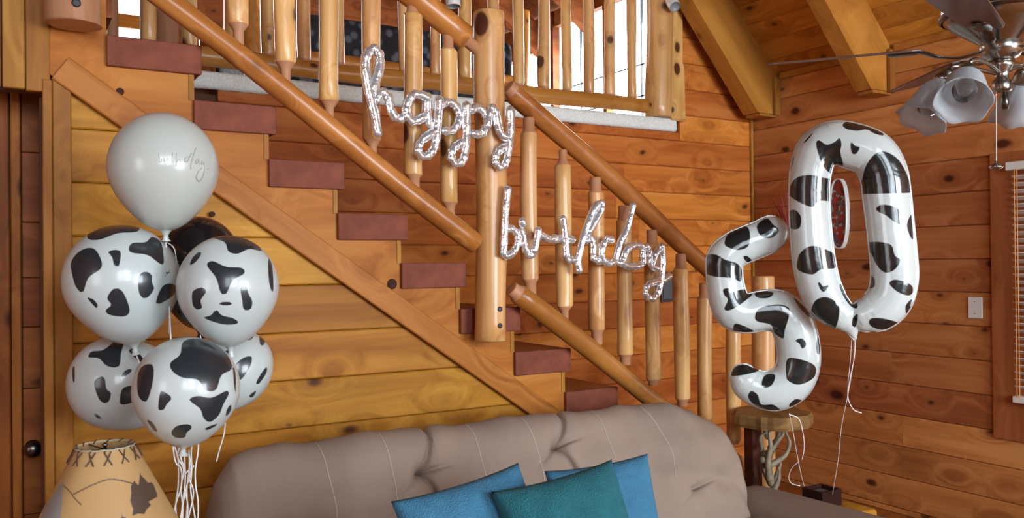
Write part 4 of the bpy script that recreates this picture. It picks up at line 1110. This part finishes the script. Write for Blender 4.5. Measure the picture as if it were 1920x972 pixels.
zero_raw=[[(585,80),(610,60),(660,58),(700,75),(745,100),(745,120),(710,115),(680,98),(640,105),(600,98)],[(480,160),(490,142),(520,160),(550,150),(570,135),(578,160),(575,190),(592,250),(550,268),(520,255),(495,215)],[(612,160),(618,152),(630,165),(648,172),(635,195),(618,192)],[(378,330),(400,290),(450,277),(500,285),(560,300),(550,370),(490,378),(465,402),(420,385),(385,360)],[(665,300),(675,240),(710,195),(750,188),(800,215),(835,265),(855,320),(850,345),(690,350),(668,335)],[(378,420),(400,412),(422,440),(418,480),(395,488),(380,470)],[(715,405),(740,393),(790,405),(815,435),(810,465),(790,465),(750,435),(722,420)],[(835,470),(850,435),(858,440),(862,525),(845,510)],[(408,620),(420,580),(455,555),(500,560),(560,590),(560,638),(500,645),(465,665),(415,650)],[(685,545),(720,537),(770,550),(785,590),(805,610),(785,645),(750,658),(720,630),(705,590)],[(487,700),(495,697),(508,712),(530,705),(515,730),(500,728)],[(765,695),(790,685),(850,705),(860,735),(840,747),(800,735),(770,710)],[(465,800),(480,765),(520,753),(565,780),(570,830),(550,890),(490,870),(470,840)],[(575,705),(600,712),(640,740),(645,795),(620,790),(590,750)],[(690,660),(712,680),(710,715),(680,715)],[(830,790),(850,765),(865,770),(860,810),(840,822)],[(687,850),(700,835),(750,838),(812,858),(790,875),(740,882),(700,870)],[(625,840),(645,820),(640,870),(625,865)],[(380,210),(398,205),(385,250),(375,255)],[(435,145),(470,108),(460,125),(440,148)]]
five_line=[(1445,437,36),(1430,446,37),(1405,456,37),(1380,467,37),(1361,484,38),(1358,505,37),(1360,530,37),(1366,560,39),(1378,582,41),(1400,588,40),(1430,583,41),(1460,584,43),(1484,605,43),(1495,640,43),(1497,680,43),(1484,715,43),(1455,732,42),(1425,730,38),(1402,718,34),(1394,707,27)]
five_raw=[[(250,110),(270,85),(300,72),(320,100),(345,125),(320,155),(290,160),(260,145)],[(108,185),(120,150),(150,125),(212,110),(212,190),(170,212),(125,202)],[(190,240),(210,240),(240,260),(280,265),(250,270),(205,262)],[(22,280),(35,235),(70,232),(110,255),(160,270),(188,300),(180,350),(140,335),(60,328),(28,310)],[(100,385),(125,380),(130,400),(190,385),(235,405),(190,440),(130,475),(105,470),(120,430),(105,410)],[(245,405),(270,392),(325,400),(300,422),(255,422)],[(238,500),(260,465),(340,450),(385,465),(385,500),(370,560),(365,600),(335,580),(310,540),(250,525)],[(148,545),(165,535),(240,570),(190,590),(155,580)],[(412,608),(440,598),(460,620),(450,640),(440,640),(430,620)],[(510,620),(525,585),(535,610),(538,660),(520,672),(510,650)],[(375,760),(382,690),(430,688),(490,710),(510,740),(495,775),(430,800),(385,785)],[(140,765),(150,720),(190,700),(240,705),(275,740),(220,755),(150,768)],[(268,800),(285,765),(330,760),(315,800),(285,815)],[(212,860),(222,830),(250,845),(270,890),(320,890),(360,920),(375,940),(330,930),(250,900)],[(392,890),(420,865),(455,880),(440,900),(410,915)],[(495,850),(530,810),(515,840),(500,858)],[(415,420),(480,480),(490,515),(440,470)]]
DZ,DF=3.12,3.30
zero,CZ,nZ=foil('foil_numeral_balloon',DZ,(1600,430),-14,zero_line,zero_raw,1300,200,2.113,'tall cow print foil balloon shaped like a zero, right of the five')
five,CF,nF=foil('foil_numeral_balloon',DF,(1430,590),-6,five_line,five_raw,1310,380,2.37,'cow print foil balloon shaped like a five, left of the zero')

# ------------------------------------------------------------------ silver script balloons
CH,nt,b=new_mat('silver_foil'); b.inputs['Base Color'].default_value=(.88,.94,1.0,1); b.inputs['Metallic'].default_value=.82; b.inputs['Roughness'].default_value=.17
tc=N(nt,'ShaderNodeTexCoord'); no=N(nt,'ShaderNodeTexNoise'); no.inputs['Scale'].default_value=55; no.inputs['Detail'].default_value=2; nt.links.new(tc.outputs['Object'],no.inputs['Vector'])
bp=N(nt,'ShaderNodeBump'); bp.inputs['Strength'].default_value=.35; bp.inputs['Distance'].default_value=.008; nt.links.new(no.outputs['Fac'],bp.inputs['Height']); nt.links.new(bp.outputs['Normal'],b.inputs['Normal'])
LPY=RY-.095
def script(word, letters, lab, rad):
    root=empty('script_banner',tuple(PY(*letters[0][0][0],LPY)),lab,'balloon')
    for strokes in letters:
        V=[];Fc=[]; O=np.array(PY(*strokes[0][0],LPY))
        for si,s in enumerate(strokes):
            # rescaled to even spacing
            P=[PY(x,y,LPY+.010*(si%2)) -O for x,y in s]; P=catmull(P,7)
            P2=[P[0]]; 
            for p in P[1:]:
                if np.linalg.norm(p-P2[-1])>.0035: P2.append(p)
            # dense resample
            arc=np.concatenate([[0],np.cumsum([np.linalg.norm(P2[i+1]-P2[i]) for i in range(len(P2)-1)])])
            m_=max(6,int(arc[-1]/.0032)); A_=np.array(P2)
            q=np.linspace(0,arc[-1],m_); Pn=np.stack([np.interp(q,arc,A_[:,c]) for c in range(3)],1)
            # local curvature decides how crumpled the foil is
            Tn=np.gradient(Pn,axis=0); Tn/=np.linalg.norm(Tn,axis=1)[:,None]
            ku=np.linalg.norm(np.gradient(Tn,axis=0),axis=1); ku=np.convolve(ku,np.ones(9)/9,'same'); ku=np.clip(ku*9,0,1)
            def mod(i,n,a,ku=ku):
                j=min(max(i-3,0),len(ku)-1); k_=ku[j]
                return 1+k_*.20*math.sin(i*.8)*abs(math.cos(a))+.04*math.sin(i*.3)+ (1-k_)*.09*math.cos(4*a)
            R_=[rad*(1.08-.1*ku[j]) for j in range(len(Pn))]
            v,f=tube_data(list(Pn),R_,14,up=(0,1,0),flat=.9,base=len(V),mod=mod); V+=v; Fc+=f
        link_mesh('letter',pydata('letter',V,Fc),CH,root,Matrix.Translation(Vector(O)),True)
    return root
H_=[[[(708,250),(704,224),(695,187),(687,148),(684,117),(691,98),(702,91),(712,105),(711,130),(704,152),(697,168)],[(703,188),(709,178),(718,173),(728,183),(732,203),(740,218),(750,224),(763,212)]],
 [[(801,184),(788,178),(775,178),(765,191),(761,210),(767,224),(778,228),(793,220)],[(801,181),(801,205),(802,222),(806,236),(815,230)]],
 [[(824,188),(822,215),(820,240),(816,270),(807,288),(794,294),(784,283),(789,266),(803,254),(817,246)],[(827,196),(840,191),(853,198),(861,214),(858,233),(848,245),(834,246)]],
 [[(875,198),(875,238),(873,272),(869,297),(859,308),(848,301),(847,285),(856,273),(866,268)],[(884,206),(897,202),(909,214),(913,232),(903,251),(888,251)]],
 [[(914,236),(917,216),(924,202),(930,214),(933,236),(940,252),(949,258)],[(957,206),(958,238),(954,274),(949,303),(939,314),(929,305),(930,290),(942,278),(952,274)]]]
B_=[[[(952,355),(948,392),(946,432),(944,476)],[(950,430),(960,429),(970,440),(971,456),(963,472),(951,481)]],
 [[(979,415),(980,421)],[(978,434),(982,451),(986,470),(995,481),(1002,470)]],
 [[(1002,470),(1006,451),(1009,432)],[(1009,438),(1019,444),(1030,449),(1041,447)]],
 [[(1055,410),(1059,436),(1061,460),(1063,484),(1070,488),(1078,487)],[(1040,450),(1056,447),(1073,450)]],
 [[(1086,507),(1084,488),(1092,451),(1105,412),(1116,388),(1127,380),(1128,391),(1117,412),(1104,434)],[(1098,452),(1107,444),(1112,460),(1112,482),(1118,488),(1127,490)]],
 [[(1146,450),(1138,449),(1131,460),(1128,480),(1140,494),(1153,491)],[(1187,385),(1176,428),(1162,457),(1153,491)]],
 [[(1163,494),(1168,488),(1174,472),(1185,462),(1203,462),(1205,480),(1203,497),(1180,500),(1165,494)],[(1205,464),(1215,464),(1218,480),(1219,497),(1230,504)]],
 [[(1241,462),(1243,496),(1239,530),(1232,553),(1220,561),(1210,550),(1214,536),(1226,530),(1240,527),(1255,518)],[(1222,497),(1229,478),(1238,466)]]]
script('happy',H_,'silver foil script balloon reading happy, hung across the upper balusters',.0165)
script('birthday',B_,'silver foil script balloon reading birthday, hung across the lower balusters',.0150)

# ------------------------------------------------------------------ lamp with pine tree shade
LD=2.12
lc=PD(197,836,LD); SHH=.30; r0=50/F_PX*LD; slope=.50
lamp=empty('table_lamp',(lc[0],lc[1],.60),'rawhide-shade table lamp with stitched rim and pine print, bottom left','lamp')
V=[];Fc=[];nh,ns=120,420
for j in range(nh+1):
    z=-SHH*j/nh; r=r0-z*slope+.004*0
    for k in range(ns): a=2*PI*k/ns; rr_=r*(1+.012*math.sin(5*a+1)); V.append((rr_*math.cos(a),rr_*math.sin(a),z))
for j in range(nh):
    for k in range(ns): q=j*ns+k; q2=j*ns+(k+1)%ns; Fc.append((q,q+ns,q2+ns,q2))
me=pydata('lamp_shade',V,Fc)
Vn=np.array(V)+lc; rel=Vn-CAM; zc_=rel@_f; pxs=np.stack([960+F_PX*(rel@_R)/zc_,486-F_PX*(rel@_U)/zc_],1)
front=((Vn[:,:2]-lc[:2])@(CAM[:2]-lc[:2]))>0
tree=[(60+x/5.65,800+y/5.65) for x,y in [(1145,490),(1160,525),(1200,560),(1230,600),(1262,590),(1290,620),(1320,700),(1330,745),(1270,780),(1235,800),(1262,835),(1215,880),(1190,930),(1120,925),(1060,952),(1072,880),(1040,790),(1052,700),(1045,640),(1085,570),(1100,600),(1130,625),(1138,560)]]
tree2=[(60+x/5.65,800+y/5.65) for x,y in [(950,930),(960,960),(1000,965),(1010,1050),(930,1050),(945,980)]]
sp_=np.maximum(sdist(pxs,tree),sdist(pxs,tree2))
def seg_d(P,pts_,w):
    d=np.full(len(P),1e9)
    for a,b in zip(pts_[:-1],pts_[1:]):
        a=np.array(a);b=np.array(b);ab=b-a;t=np.clip((P-a)@ab/(ab@ab),0,1); d=np.minimum(d,np.hypot(*(P-a-t[:,None]*ab).T))
    return w-d
br1=catmull([(60+x/5.65,800+y/5.65) for x,y in [(440,720),(600,640),(760,575),(850,562),(950,575),(1060,605)]],5)
br2=catmull([(60+x/5.65,800+y/5.65) for x,y in [(335,630),(400,690),(450,760),(520,830)]],5)
sp_=np.maximum(sp_,np.maximum(seg_d(pxs,br1,1.3),seg_d(pxs,br2,1.2)))
sp_=np.where(front,sp_,-5)/F_PX*LD
# the same print goes on round the back
pa=sdist(pxs,[(60+x/5.65,800+y/5.65) for x,y in [(335,575),(322,700),(320,820),(300,985),(290,1100),(60,1100),(115,900),(250,680)]])
pa=np.where(front,pa,-5)/F_PX*LD
me.attributes.new('spot','FLOAT','POINT').data.foreach_set('value',sp_.astype(np.float32)); me.attributes.new('patch','FLOAT','POINT').data.foreach_set('value',pa.astype(np.float32))
SHD=two_tone('rawhide_shade_print',(0.46,0.28,0.115),(0.075,0.045,0.03),.6,soft=.0012,third=(0.26,0.25,0.24))
sh=link_mesh('lamp_shade',me,SHD,lamp,Matrix.Translation(Vector(lc)),True)
sd2=sh.modifiers.new('thick','SOLIDIFY'); sd2.thickness=.0025
# glow is off; inner fitter
LEATH=simple('brown_lacing',(0.09,0.045,0.03),.7)
for k in range(13):
    a=2*PI*k/13+.35
    for sgn in (-1,1):
        P_=[]
        for t in (0,.5,1):
            z=-.004-.028*t; r=(r0-z*slope)*1.012+.002; aa=a+sgn*(t-.5)*.20
            P_.append((lc[0]+r*math.cos(aa),lc[1]+r*math.sin(aa),lc[2]+z))
        tube('stitch',P_,.0016,LEATH,sh,seg=5)
    P_=[(lc[0]+(r0+dx)*1.01*math.cos(a+da),lc[1]+(r0+dx)*1.01*math.sin(a+da),lc[2]+dz) for dx,da,dz in ((.002,-.1,-.004),(.0,0,.004),(-.004,.1,-.003))]
    tube('stitch',P_,.0017,LEATH,sh,seg=5)
tube('rim_lacing',[(lc[0]+(r0+.001)*math.cos(2*PI*k/40),lc[1]+(r0+.001)*math.sin(2*PI*k/40),lc[2]+.001*math.sin(k*2)) for k in range(41)],.0025,simple('pale_hide_edge',(0.42,0.36,0.27),.7),sh,seg=6,round_caps=False)
zt0=.60; zs0=lc[2]-SHH
lathe('base',[(.001,0),(.058,0),(.062,.012),(.05,.03),(.03,.06),(.045,.11),(.05,.16),(.03,.21),(.014,.24),(.012,lc[2]-.05-zt0),(.001,lc[2]-.05-zt0)],W_LOGL,lamp,Matrix.Translation((lc[0],lc[1],zt0)),seg=24)
lathe('spider',[(.004,0),(.004,.05),(.008,.055),(.001,.06)],PEWTER,lamp,Matrix.Translation((lc[0],lc[1],lc[2]-.052)),seg=12)
for k in range(3):
    a=2*PI*k/3; tube('spider_arm',[(lc[0],lc[1],lc[2]-.01),(lc[0]+r0*math.cos(a),lc[1]+r0*math.sin(a),lc[2]-.003)],.0018,PEWTER,lamp,seg=6)
# end table under the lamp
et=empty('end_table',(lc[0],lc[1],0),'wooden end table under the lamp, hidden below the frame','table')
box('table_top',(lc[0]-.40,lc[1]-.25,.56),(lc[0]+.064,lc[1]+.25,.60),W_DARK,et,bev=.006)
for sx in (-.37,.035):
    for sy in (-.21,.21): box('leg',(lc[0]+sx-.025,lc[1]+sy-.025,0),(lc[0]+sx+.025,lc[1]+sy+.025,.56),W_DARK,et)

# ------------------------------------------------------------------ right corner furniture
# slab-topped stand carried on antlers
SD=3.93
sc0=PD(1447,783,SD); sz=PD(1447,772,SD)[2]
stand=empty('antler_stand',(sc0[0],sc0[1],0),'rustic slab-topped stand carried on antlers behind the cow print five','stand')
BARK=wood('bark_edge_slab',(0.16,0.085,0.03),(0.25,0.135,0.05),(0.33,0.19,0.075),0,.6,.5)
g=random.Random(9); hw=70/F_PX*SD
V=[];Fc=[]; n=40
for z in (0,-.012,-.045,-.06):
    for k in range(n):
        a=2*PI*k/n; rr_=hw*(1+.05*math.sin(5*a)+.03*math.sin(9*a+1)+(.02*math.sin(23*a) ))*(1 if -.05<z<-.001 else .955); V.append((rr_*math.cos(a),rr_*math.sin(a),z))
for j in range(3):
    for k in range(n): Fc.append((j*n+k,j*n+(k+1)%n,(j+1)*n+(k+1)%n,(j+1)*n+k))
Fc.append(tuple(range(n-1,-1,-1))); Fc.append(tuple(range(3*n,4*n)))
link_mesh('slab_top',pydata('slab_top',V,Fc),BARK,stand,Matrix.Translation((sc0[0],sc0[1],sz)))
pc=PD(1412,850,SD+.06); box('support',(pc[0]-.03,pc[1]-.03,0),(pc[0]+.03,pc[1]+.03,sz-.055),simple('dark_red_wood',(0.09,0.022,0.012),.5,var=.2),stand,bev=.004)
ANT=simple('antler_bone',(0.23,0.185,0.12),.55,var=.35,vscale=30,bump=.3,bscale=80)
def zz_(x,y,D): return PD(1340+x/4.19,740+y/4.19,D)
ants=[[(470,760),(440,640),(430,520),(470,420),(540,300),(500,230)],[(440,700),(380,560),(370,420),(360,340),(400,300)],[(430,560),(500,520),(560,470),(590,380),(560,300)],[(430,660),(420,520),(440,420),(430,300),(450,210)],[(470,700),(500,600),(520,540)],[(440,420),(500,340),(520,250),(560,220)],[(400,470),(450,430),(520,330)],[(450,780),(500,680),(510,600)],[(420,330),(390,270),(375,230)]]
for k,s in enumerate(ants):
    P_=catmull([zz_(x,y,SD-.02-.035*(k%4)) for x,y in s],5); m_=len(P_)
    tube('antler',P_,[.016*(1-.75*i/m_) for i in range(m_)],ANT,stand,seg=8)
pz_=zz_(460,780,SD-.05)
lathe('foot_block',[(.001,0),(.055,0),(.06,.03),(.05,pz_[2]-.02),(.03,pz_[2]+.02),(.001,pz_[2]+.02)],BARK,stand,Matrix.Translation((pz_[0],pz_[1],0)),seg=20)
# side table with thick log edge at the right end of the sofa
tbl=empty('side_table',(3.09,2.5,0),'honey pine side table with rounded edge beyond the sofa arm','table')
zt5=.44; X1=3.20; X0=SX1+.262; Y0=PX(1640,966,X1)[1]-.02; Y1=2.66
box('table_top',(X0,Y0,zt5-.05),(X1,Y1,zt5),W_CLOSET,tbl,bev=.018,seg=4)
for sx in (X0+.05,X1-.05):
    for sy in (Y0+.05,Y1-.05): log('leg',(sx,sy,0),(sx,sy,zt5-.05),.028,tbl,seed=int(sx*50+sy*9),seg=14)
# dark wooden tray box on it
bc=PD(1541,930,3.72)
db=empty('wooden_box',(bc[0],bc[1],zt5),'small dark brown open box on the side table holding balloon ribbons','box')
DBW=simple('dark_brown_wood',(0.03,0.010,0.008),.6,spec=.15)
bw_,bd_,bh_=.062,.055,.07
lo0=(bc[0]-bw_,bc[1]-bd_,zt5); 
box('wall',(bc[0]-bw_,bc[1]-bd_,zt5),(bc[0]+bw_,bc[1]-bd_+.012,zt5+bh_),DBW,db,bev=.002)
box('wall',(bc[0]-bw_,bc[1]+bd_-.012,zt5),(bc[0]+bw_,bc[1]+bd_,zt5+bh_),DBW,db,bev=.002)
box('wall',(bc[0]-bw_,bc[1]-bd_+.012,zt5),(bc[0]-bw_+.012,bc[1]+bd_-.012,zt5+bh_),DBW,db,bev=.002)
box('wall',(bc[0]+bw_-.012,bc[1]-bd_+.012,zt5),(bc[0]+bw_,bc[1]+bd_-.012,zt5+bh_),DBW,db,bev=.002)
box('filling',(bc[0]-bw_+.012,bc[1]-bd_+.012,zt5),(bc[0]+bw_-.012,bc[1]+bd_-.012,zt5+bh_-.018),simple('grey_pad',(0.16,0.14,0.13),.8),db)
# numeral ribbons
def rib(pts_,lab,D0,D1,r=.0019):
    n=len(pts_); P_=catmull([PD(x,y,D0+(D1-D0)*i/(n-1)) for i,(x,y) in enumerate(pts_)],6)
    o=tube('ribbon',P_,r,RIB,None,seg=6,up=(0,1,0),flat=.35); tag(o,lab,'ribbon')
rib([(1602,636),(1600,680),(1590,740),(1578,800),(1572,860),(1563,915),(1560,932)],'long white ribbon from the zero balloon down to the dark box',DZ,3.70)
rib([(1604,637),(1602,670),(1594,710),(1590,745),(1600,768),(1615,775)],'short curled ribbon end under the zero balloon',DZ,DZ+.02)
rib([(1597,638),(1594,680),(1590,720),(1589,748)],'thin straight ribbon tail under the zero balloon',DZ,DZ+.02,.0013)
rib([(1480,776),(1487,810),(1494,850),(1502,890),(1508,912)],'long white ribbon from the five balloon down to the side table',DF,3.68)
rib([(1480,778),(1498,786),(1506,815),(1508,840),(1504,862)],'curved ribbon end hanging right of the five balloon knot',DF,DF+.03,.0022)
rib([(1498,866),(1485,878),(1479,895),(1484,907),(1500,912)],'looping ribbon end above the side table',3.62,3.68)

# ------------------------------------------------------------------ ceiling fan
FD=2.2
hub=PD(1878,92,FD); HX,HY=hub[0],hub[1]
fan=empty('ceiling_fan',(HX,HY,hub[2]),'brown bladed ceiling fan with nickel body and four frosted tulip shades','ceiling fan')
def zat(y): return PD(1878,y,FD)[2]
zc=zat(55)
lathe('motor_housing',[(.001,zat(92)),(.045,zat(92)),(.052,zat(80)),(.115,zat(48)),(.135,zat(34)),(.14,zat(20)),(.14,zat(-40)),(.12,zat(-70)),(.04,zat(-80)),(.03,zat(-90)),(.001,zat(-90))],STEEL,fan,Matrix.Translation((HX,HY,0)),seg=48)
lathe('vent_ring',[(.139,zat(34)),(.146,zat(30)),(.146,zat(24)),(.139,zat(20))],PEWTER,fan,Matrix.Translation((HX,HY,0)),seg=48,cap=False)
lathe('down_rod',[(.014,zat(-80)),(.014,cz(HX)+.1)],STEEL,fan,Matrix.Translation((HX,HY,0)),seg=16)
lathe('switch_housing',[(.001,zat(114)),(.028,zat(114)),(.040,zat(108)),(.050,zat(98)),(.052,zat(82)),(.044,zat(76)),(.001,zat(76))],STEEL,fan,Matrix.Translation((HX,HY,0)),seg=32)
lathe('light_fitter',[(.001,zat(172)),(.02,zat(172)),(.023,zat(168)),(.023,zat(152)),(.016,zat(148)),(.018,zat(135)),(.028,zat(126)),(.030,zat(114)),(.001,zat(114))],STEEL,fan,Matrix.Translation((HX,HY,0)),seg=32)
BLD=simple('brown_fan_blade',(0.105,0.05,0.035),.3,var=.15)
blz=zat(80)
for k,th in enumerate((88,158,230,302,14)):
    # angles measured in the camera's horizontal frame
    a=math.radians(th); dv=_rt*math.cos(a)+np.array([_f[0],_f[1],0])*math.sin(a); dv/=np.linalg.norm(dv); dv=Vector(dv)
    up=Vector((0,0,1)); sv=up.cross(dv); pitch=math.radians(-12)
    wv=sv*math.cos(pitch)+up*math.sin(pitch); nv=dv.cross(wv)
    V=[];Fc=[];m_=18
    r_in,r_out=.19,.58
    for i in range(m_+1):
        t=i/m_; r=r_in+(r_out-r_in)*t; w=.048+.020*t
        if t>.9: w*=math.sqrt(max(.05,1-((t-.9)/.1)**2*.75))
        if t<.08: w*=.75+.25*t/.08
        for s_ in (-1,-.9,.9,1):
            for h_ in (-1,1):
                V.append(dv*r+wv*(w*s_)+nv*(.003*h_*(.5 if abs(s_)==1 else 1)))
    def ix(i,a,b): return i*8+a*2+b
    for i in range(m_):
        for a_ in range(3):
            Fc.append((ix(i,a_,0),ix(i+1,a_,0),ix(i+1,a_+1,0),ix(i,a_+1,0))); Fc.append((ix(i,a_,1),ix(i,a_+1,1),ix(i+1,a_+1,1),ix(i+1,a_,1)))
        Fc.append((ix(i,0,0),ix(i,0,1),ix(i+1,0,1),ix(i+1,0,0))); Fc.append((ix(i,3,0),ix(i+1,3,0),ix(i+1,3,1),ix(i,3,1)))
    for a_ in range(3):
        Fc.append((ix(0,a_,0),ix(0,a_+1,0),ix(0,a_+1,1),ix(0,a_,1))); Fc.append((ix(m_,a_,0),ix(m_,a_,1),ix(m_,a_+1,1),ix(m_,a_+1,0)))
    O=Vector((HX,HY,blz)); 
    bld=link_mesh('blade',pydata('blade',V,Fc),BLD,fan,Matrix.Translation(O))
    P_=[O+Vector((0,0,-.02))+dv*.05,O+Vector((0,0,-.03))+dv*.10,O+Vector((0,0,-.022))+dv*.15,O+dv*.19-nv*.006,O+dv*.25-nv*.006]
    tube('blade_iron',[tuple(p) for p in catmull([tuple(p) for p in P_],4)],[.010]*8+[.016]*5+[.022]*4,PEWTER,bld,seg=10,up=(0,0,1),flat=.3)
# shades
FROST,nt,b=new_mat('frosted_glass'); b.inputs['Base Color'].default_value=(.62,.65,.68,1); b.inputs['Transmission Weight'].default_value=.6; b.inputs['Roughness'].default_value=.45; b.inputs['IOR'].default_value=1.2
CLEAR,nt,b=new_mat('clear_bulb_glass'); b.inputs['Transmission Weight'].default_value=1; b.inputs['Roughness'].default_value=.02; b.inputs['IOR'].default_value=1.3
def shade(k,neck,mouth,rm,armpts):
    neck=Vector(neck); mouth=Vector(mouth); L=(mouth-neck).length; mw=frame_from(neck,mouth)
    V=[];Fc=[];ns=60; prof=[(.022,-.004),(.026,.004),(.040,.018),(.052,.035),(.058,.055),(.062,.075),(.068,.092),(.078,.110)]
    for j,(r,z) in enumerate(prof):
        r*=rm/.078; z*=L/.11; rf=max(0,(j-3)/4)
        for i in range(ns):
            a=2*PI*i/ns; q=r*(1+.03*rf*math.cos(6*a)); V.append((q*math.cos(a),q*math.sin(a),z+.004*rf*math.cos(6*a)))
    for j in range(len(prof)-1):
        for i in range(ns): q=j*ns+i; q2=j*ns+(i+1)%ns; Fc.append((q,q2,q2+ns,q+ns))
    s=link_mesh('lamp_shade',pydata('lamp_shade',V,Fc),FROST,fan,mw,True); m=s.modifiers.new('t','SOLIDIFY'); m.thickness=.0022
    d=(mouth-neck).normalized()
    lathe('socket',[(.001,-.03),(.016,-.03),(.02,-.02),(.024,-.002),(.024,.008),(.001,.008)],STEEL,fan,mw,seg=20)
    lathe('bulb',[(.010,.008),(.013,.03),(.024,.058),(.028,.078),(.022,.098),(.001,.106)],CLEAR,fan,mw,seg=20,cap=False)
    tube('lamp_arm',catmull([tuple(p) for p in armpts]+[tuple(neck-d*.028)],5),.0055,STEEL,fan,seg=8)
fz=zat(160)
def V3(x,y,D): return Vector(PD(x,y,D))
fc=Vector((HX,HY,zat(140)))
shade(0,V3(1768,152,FD-.02),V3(1727,226,FD-.04),.062,[fc,V3(1820,128,FD),V3(1785,125,FD)])
shade(1,V3(1812,138,FD-.12),V3(1806,190,FD-.20),.063,[fc,V3(1850,118,FD-.05),V3(1825,112,FD-.10)])
shade(2,V3(1916,150,FD+.10),V3(1898,225,FD+.16),.060,[fc,V3(1895,120,FD+.05),V3(1915,122,FD+.08)])
shade(3,V3(1960,140,FD-.05),V3(1990,210,FD-.08),.062,[fc,V3(1910,125,FD-.02),V3(1940,120,FD-.04)])
pc0=PD(1868,172,FD-.03)
tube('pull_chain',[tuple(pc0),tuple(PD(1868,306,FD-.03))],.0012,STEEL,fan,seg=6)
lathe('chain_bob',[(.001,0),(.012,.003),(.017,.008),(.012,.013),(.004,.016),(.003,.022),(.001,.023)],STEEL,fan,Matrix.Translation(Vector(PD(1868,319,FD-.03))),seg=16)
lathe('reverse_switch',[(.001,0),(.008,0),(.009,.02),(.006,.045),(.001,.046)],PEWTER,fan,Matrix.Translation(Vector(PD(1885,205,FD-.03))),seg=12)
tube('pull_chain',[tuple(PD(1885,172,FD-.02)),tuple(PD(1885,200,FD-.03))],.0012,PEWTER,fan,seg=6)
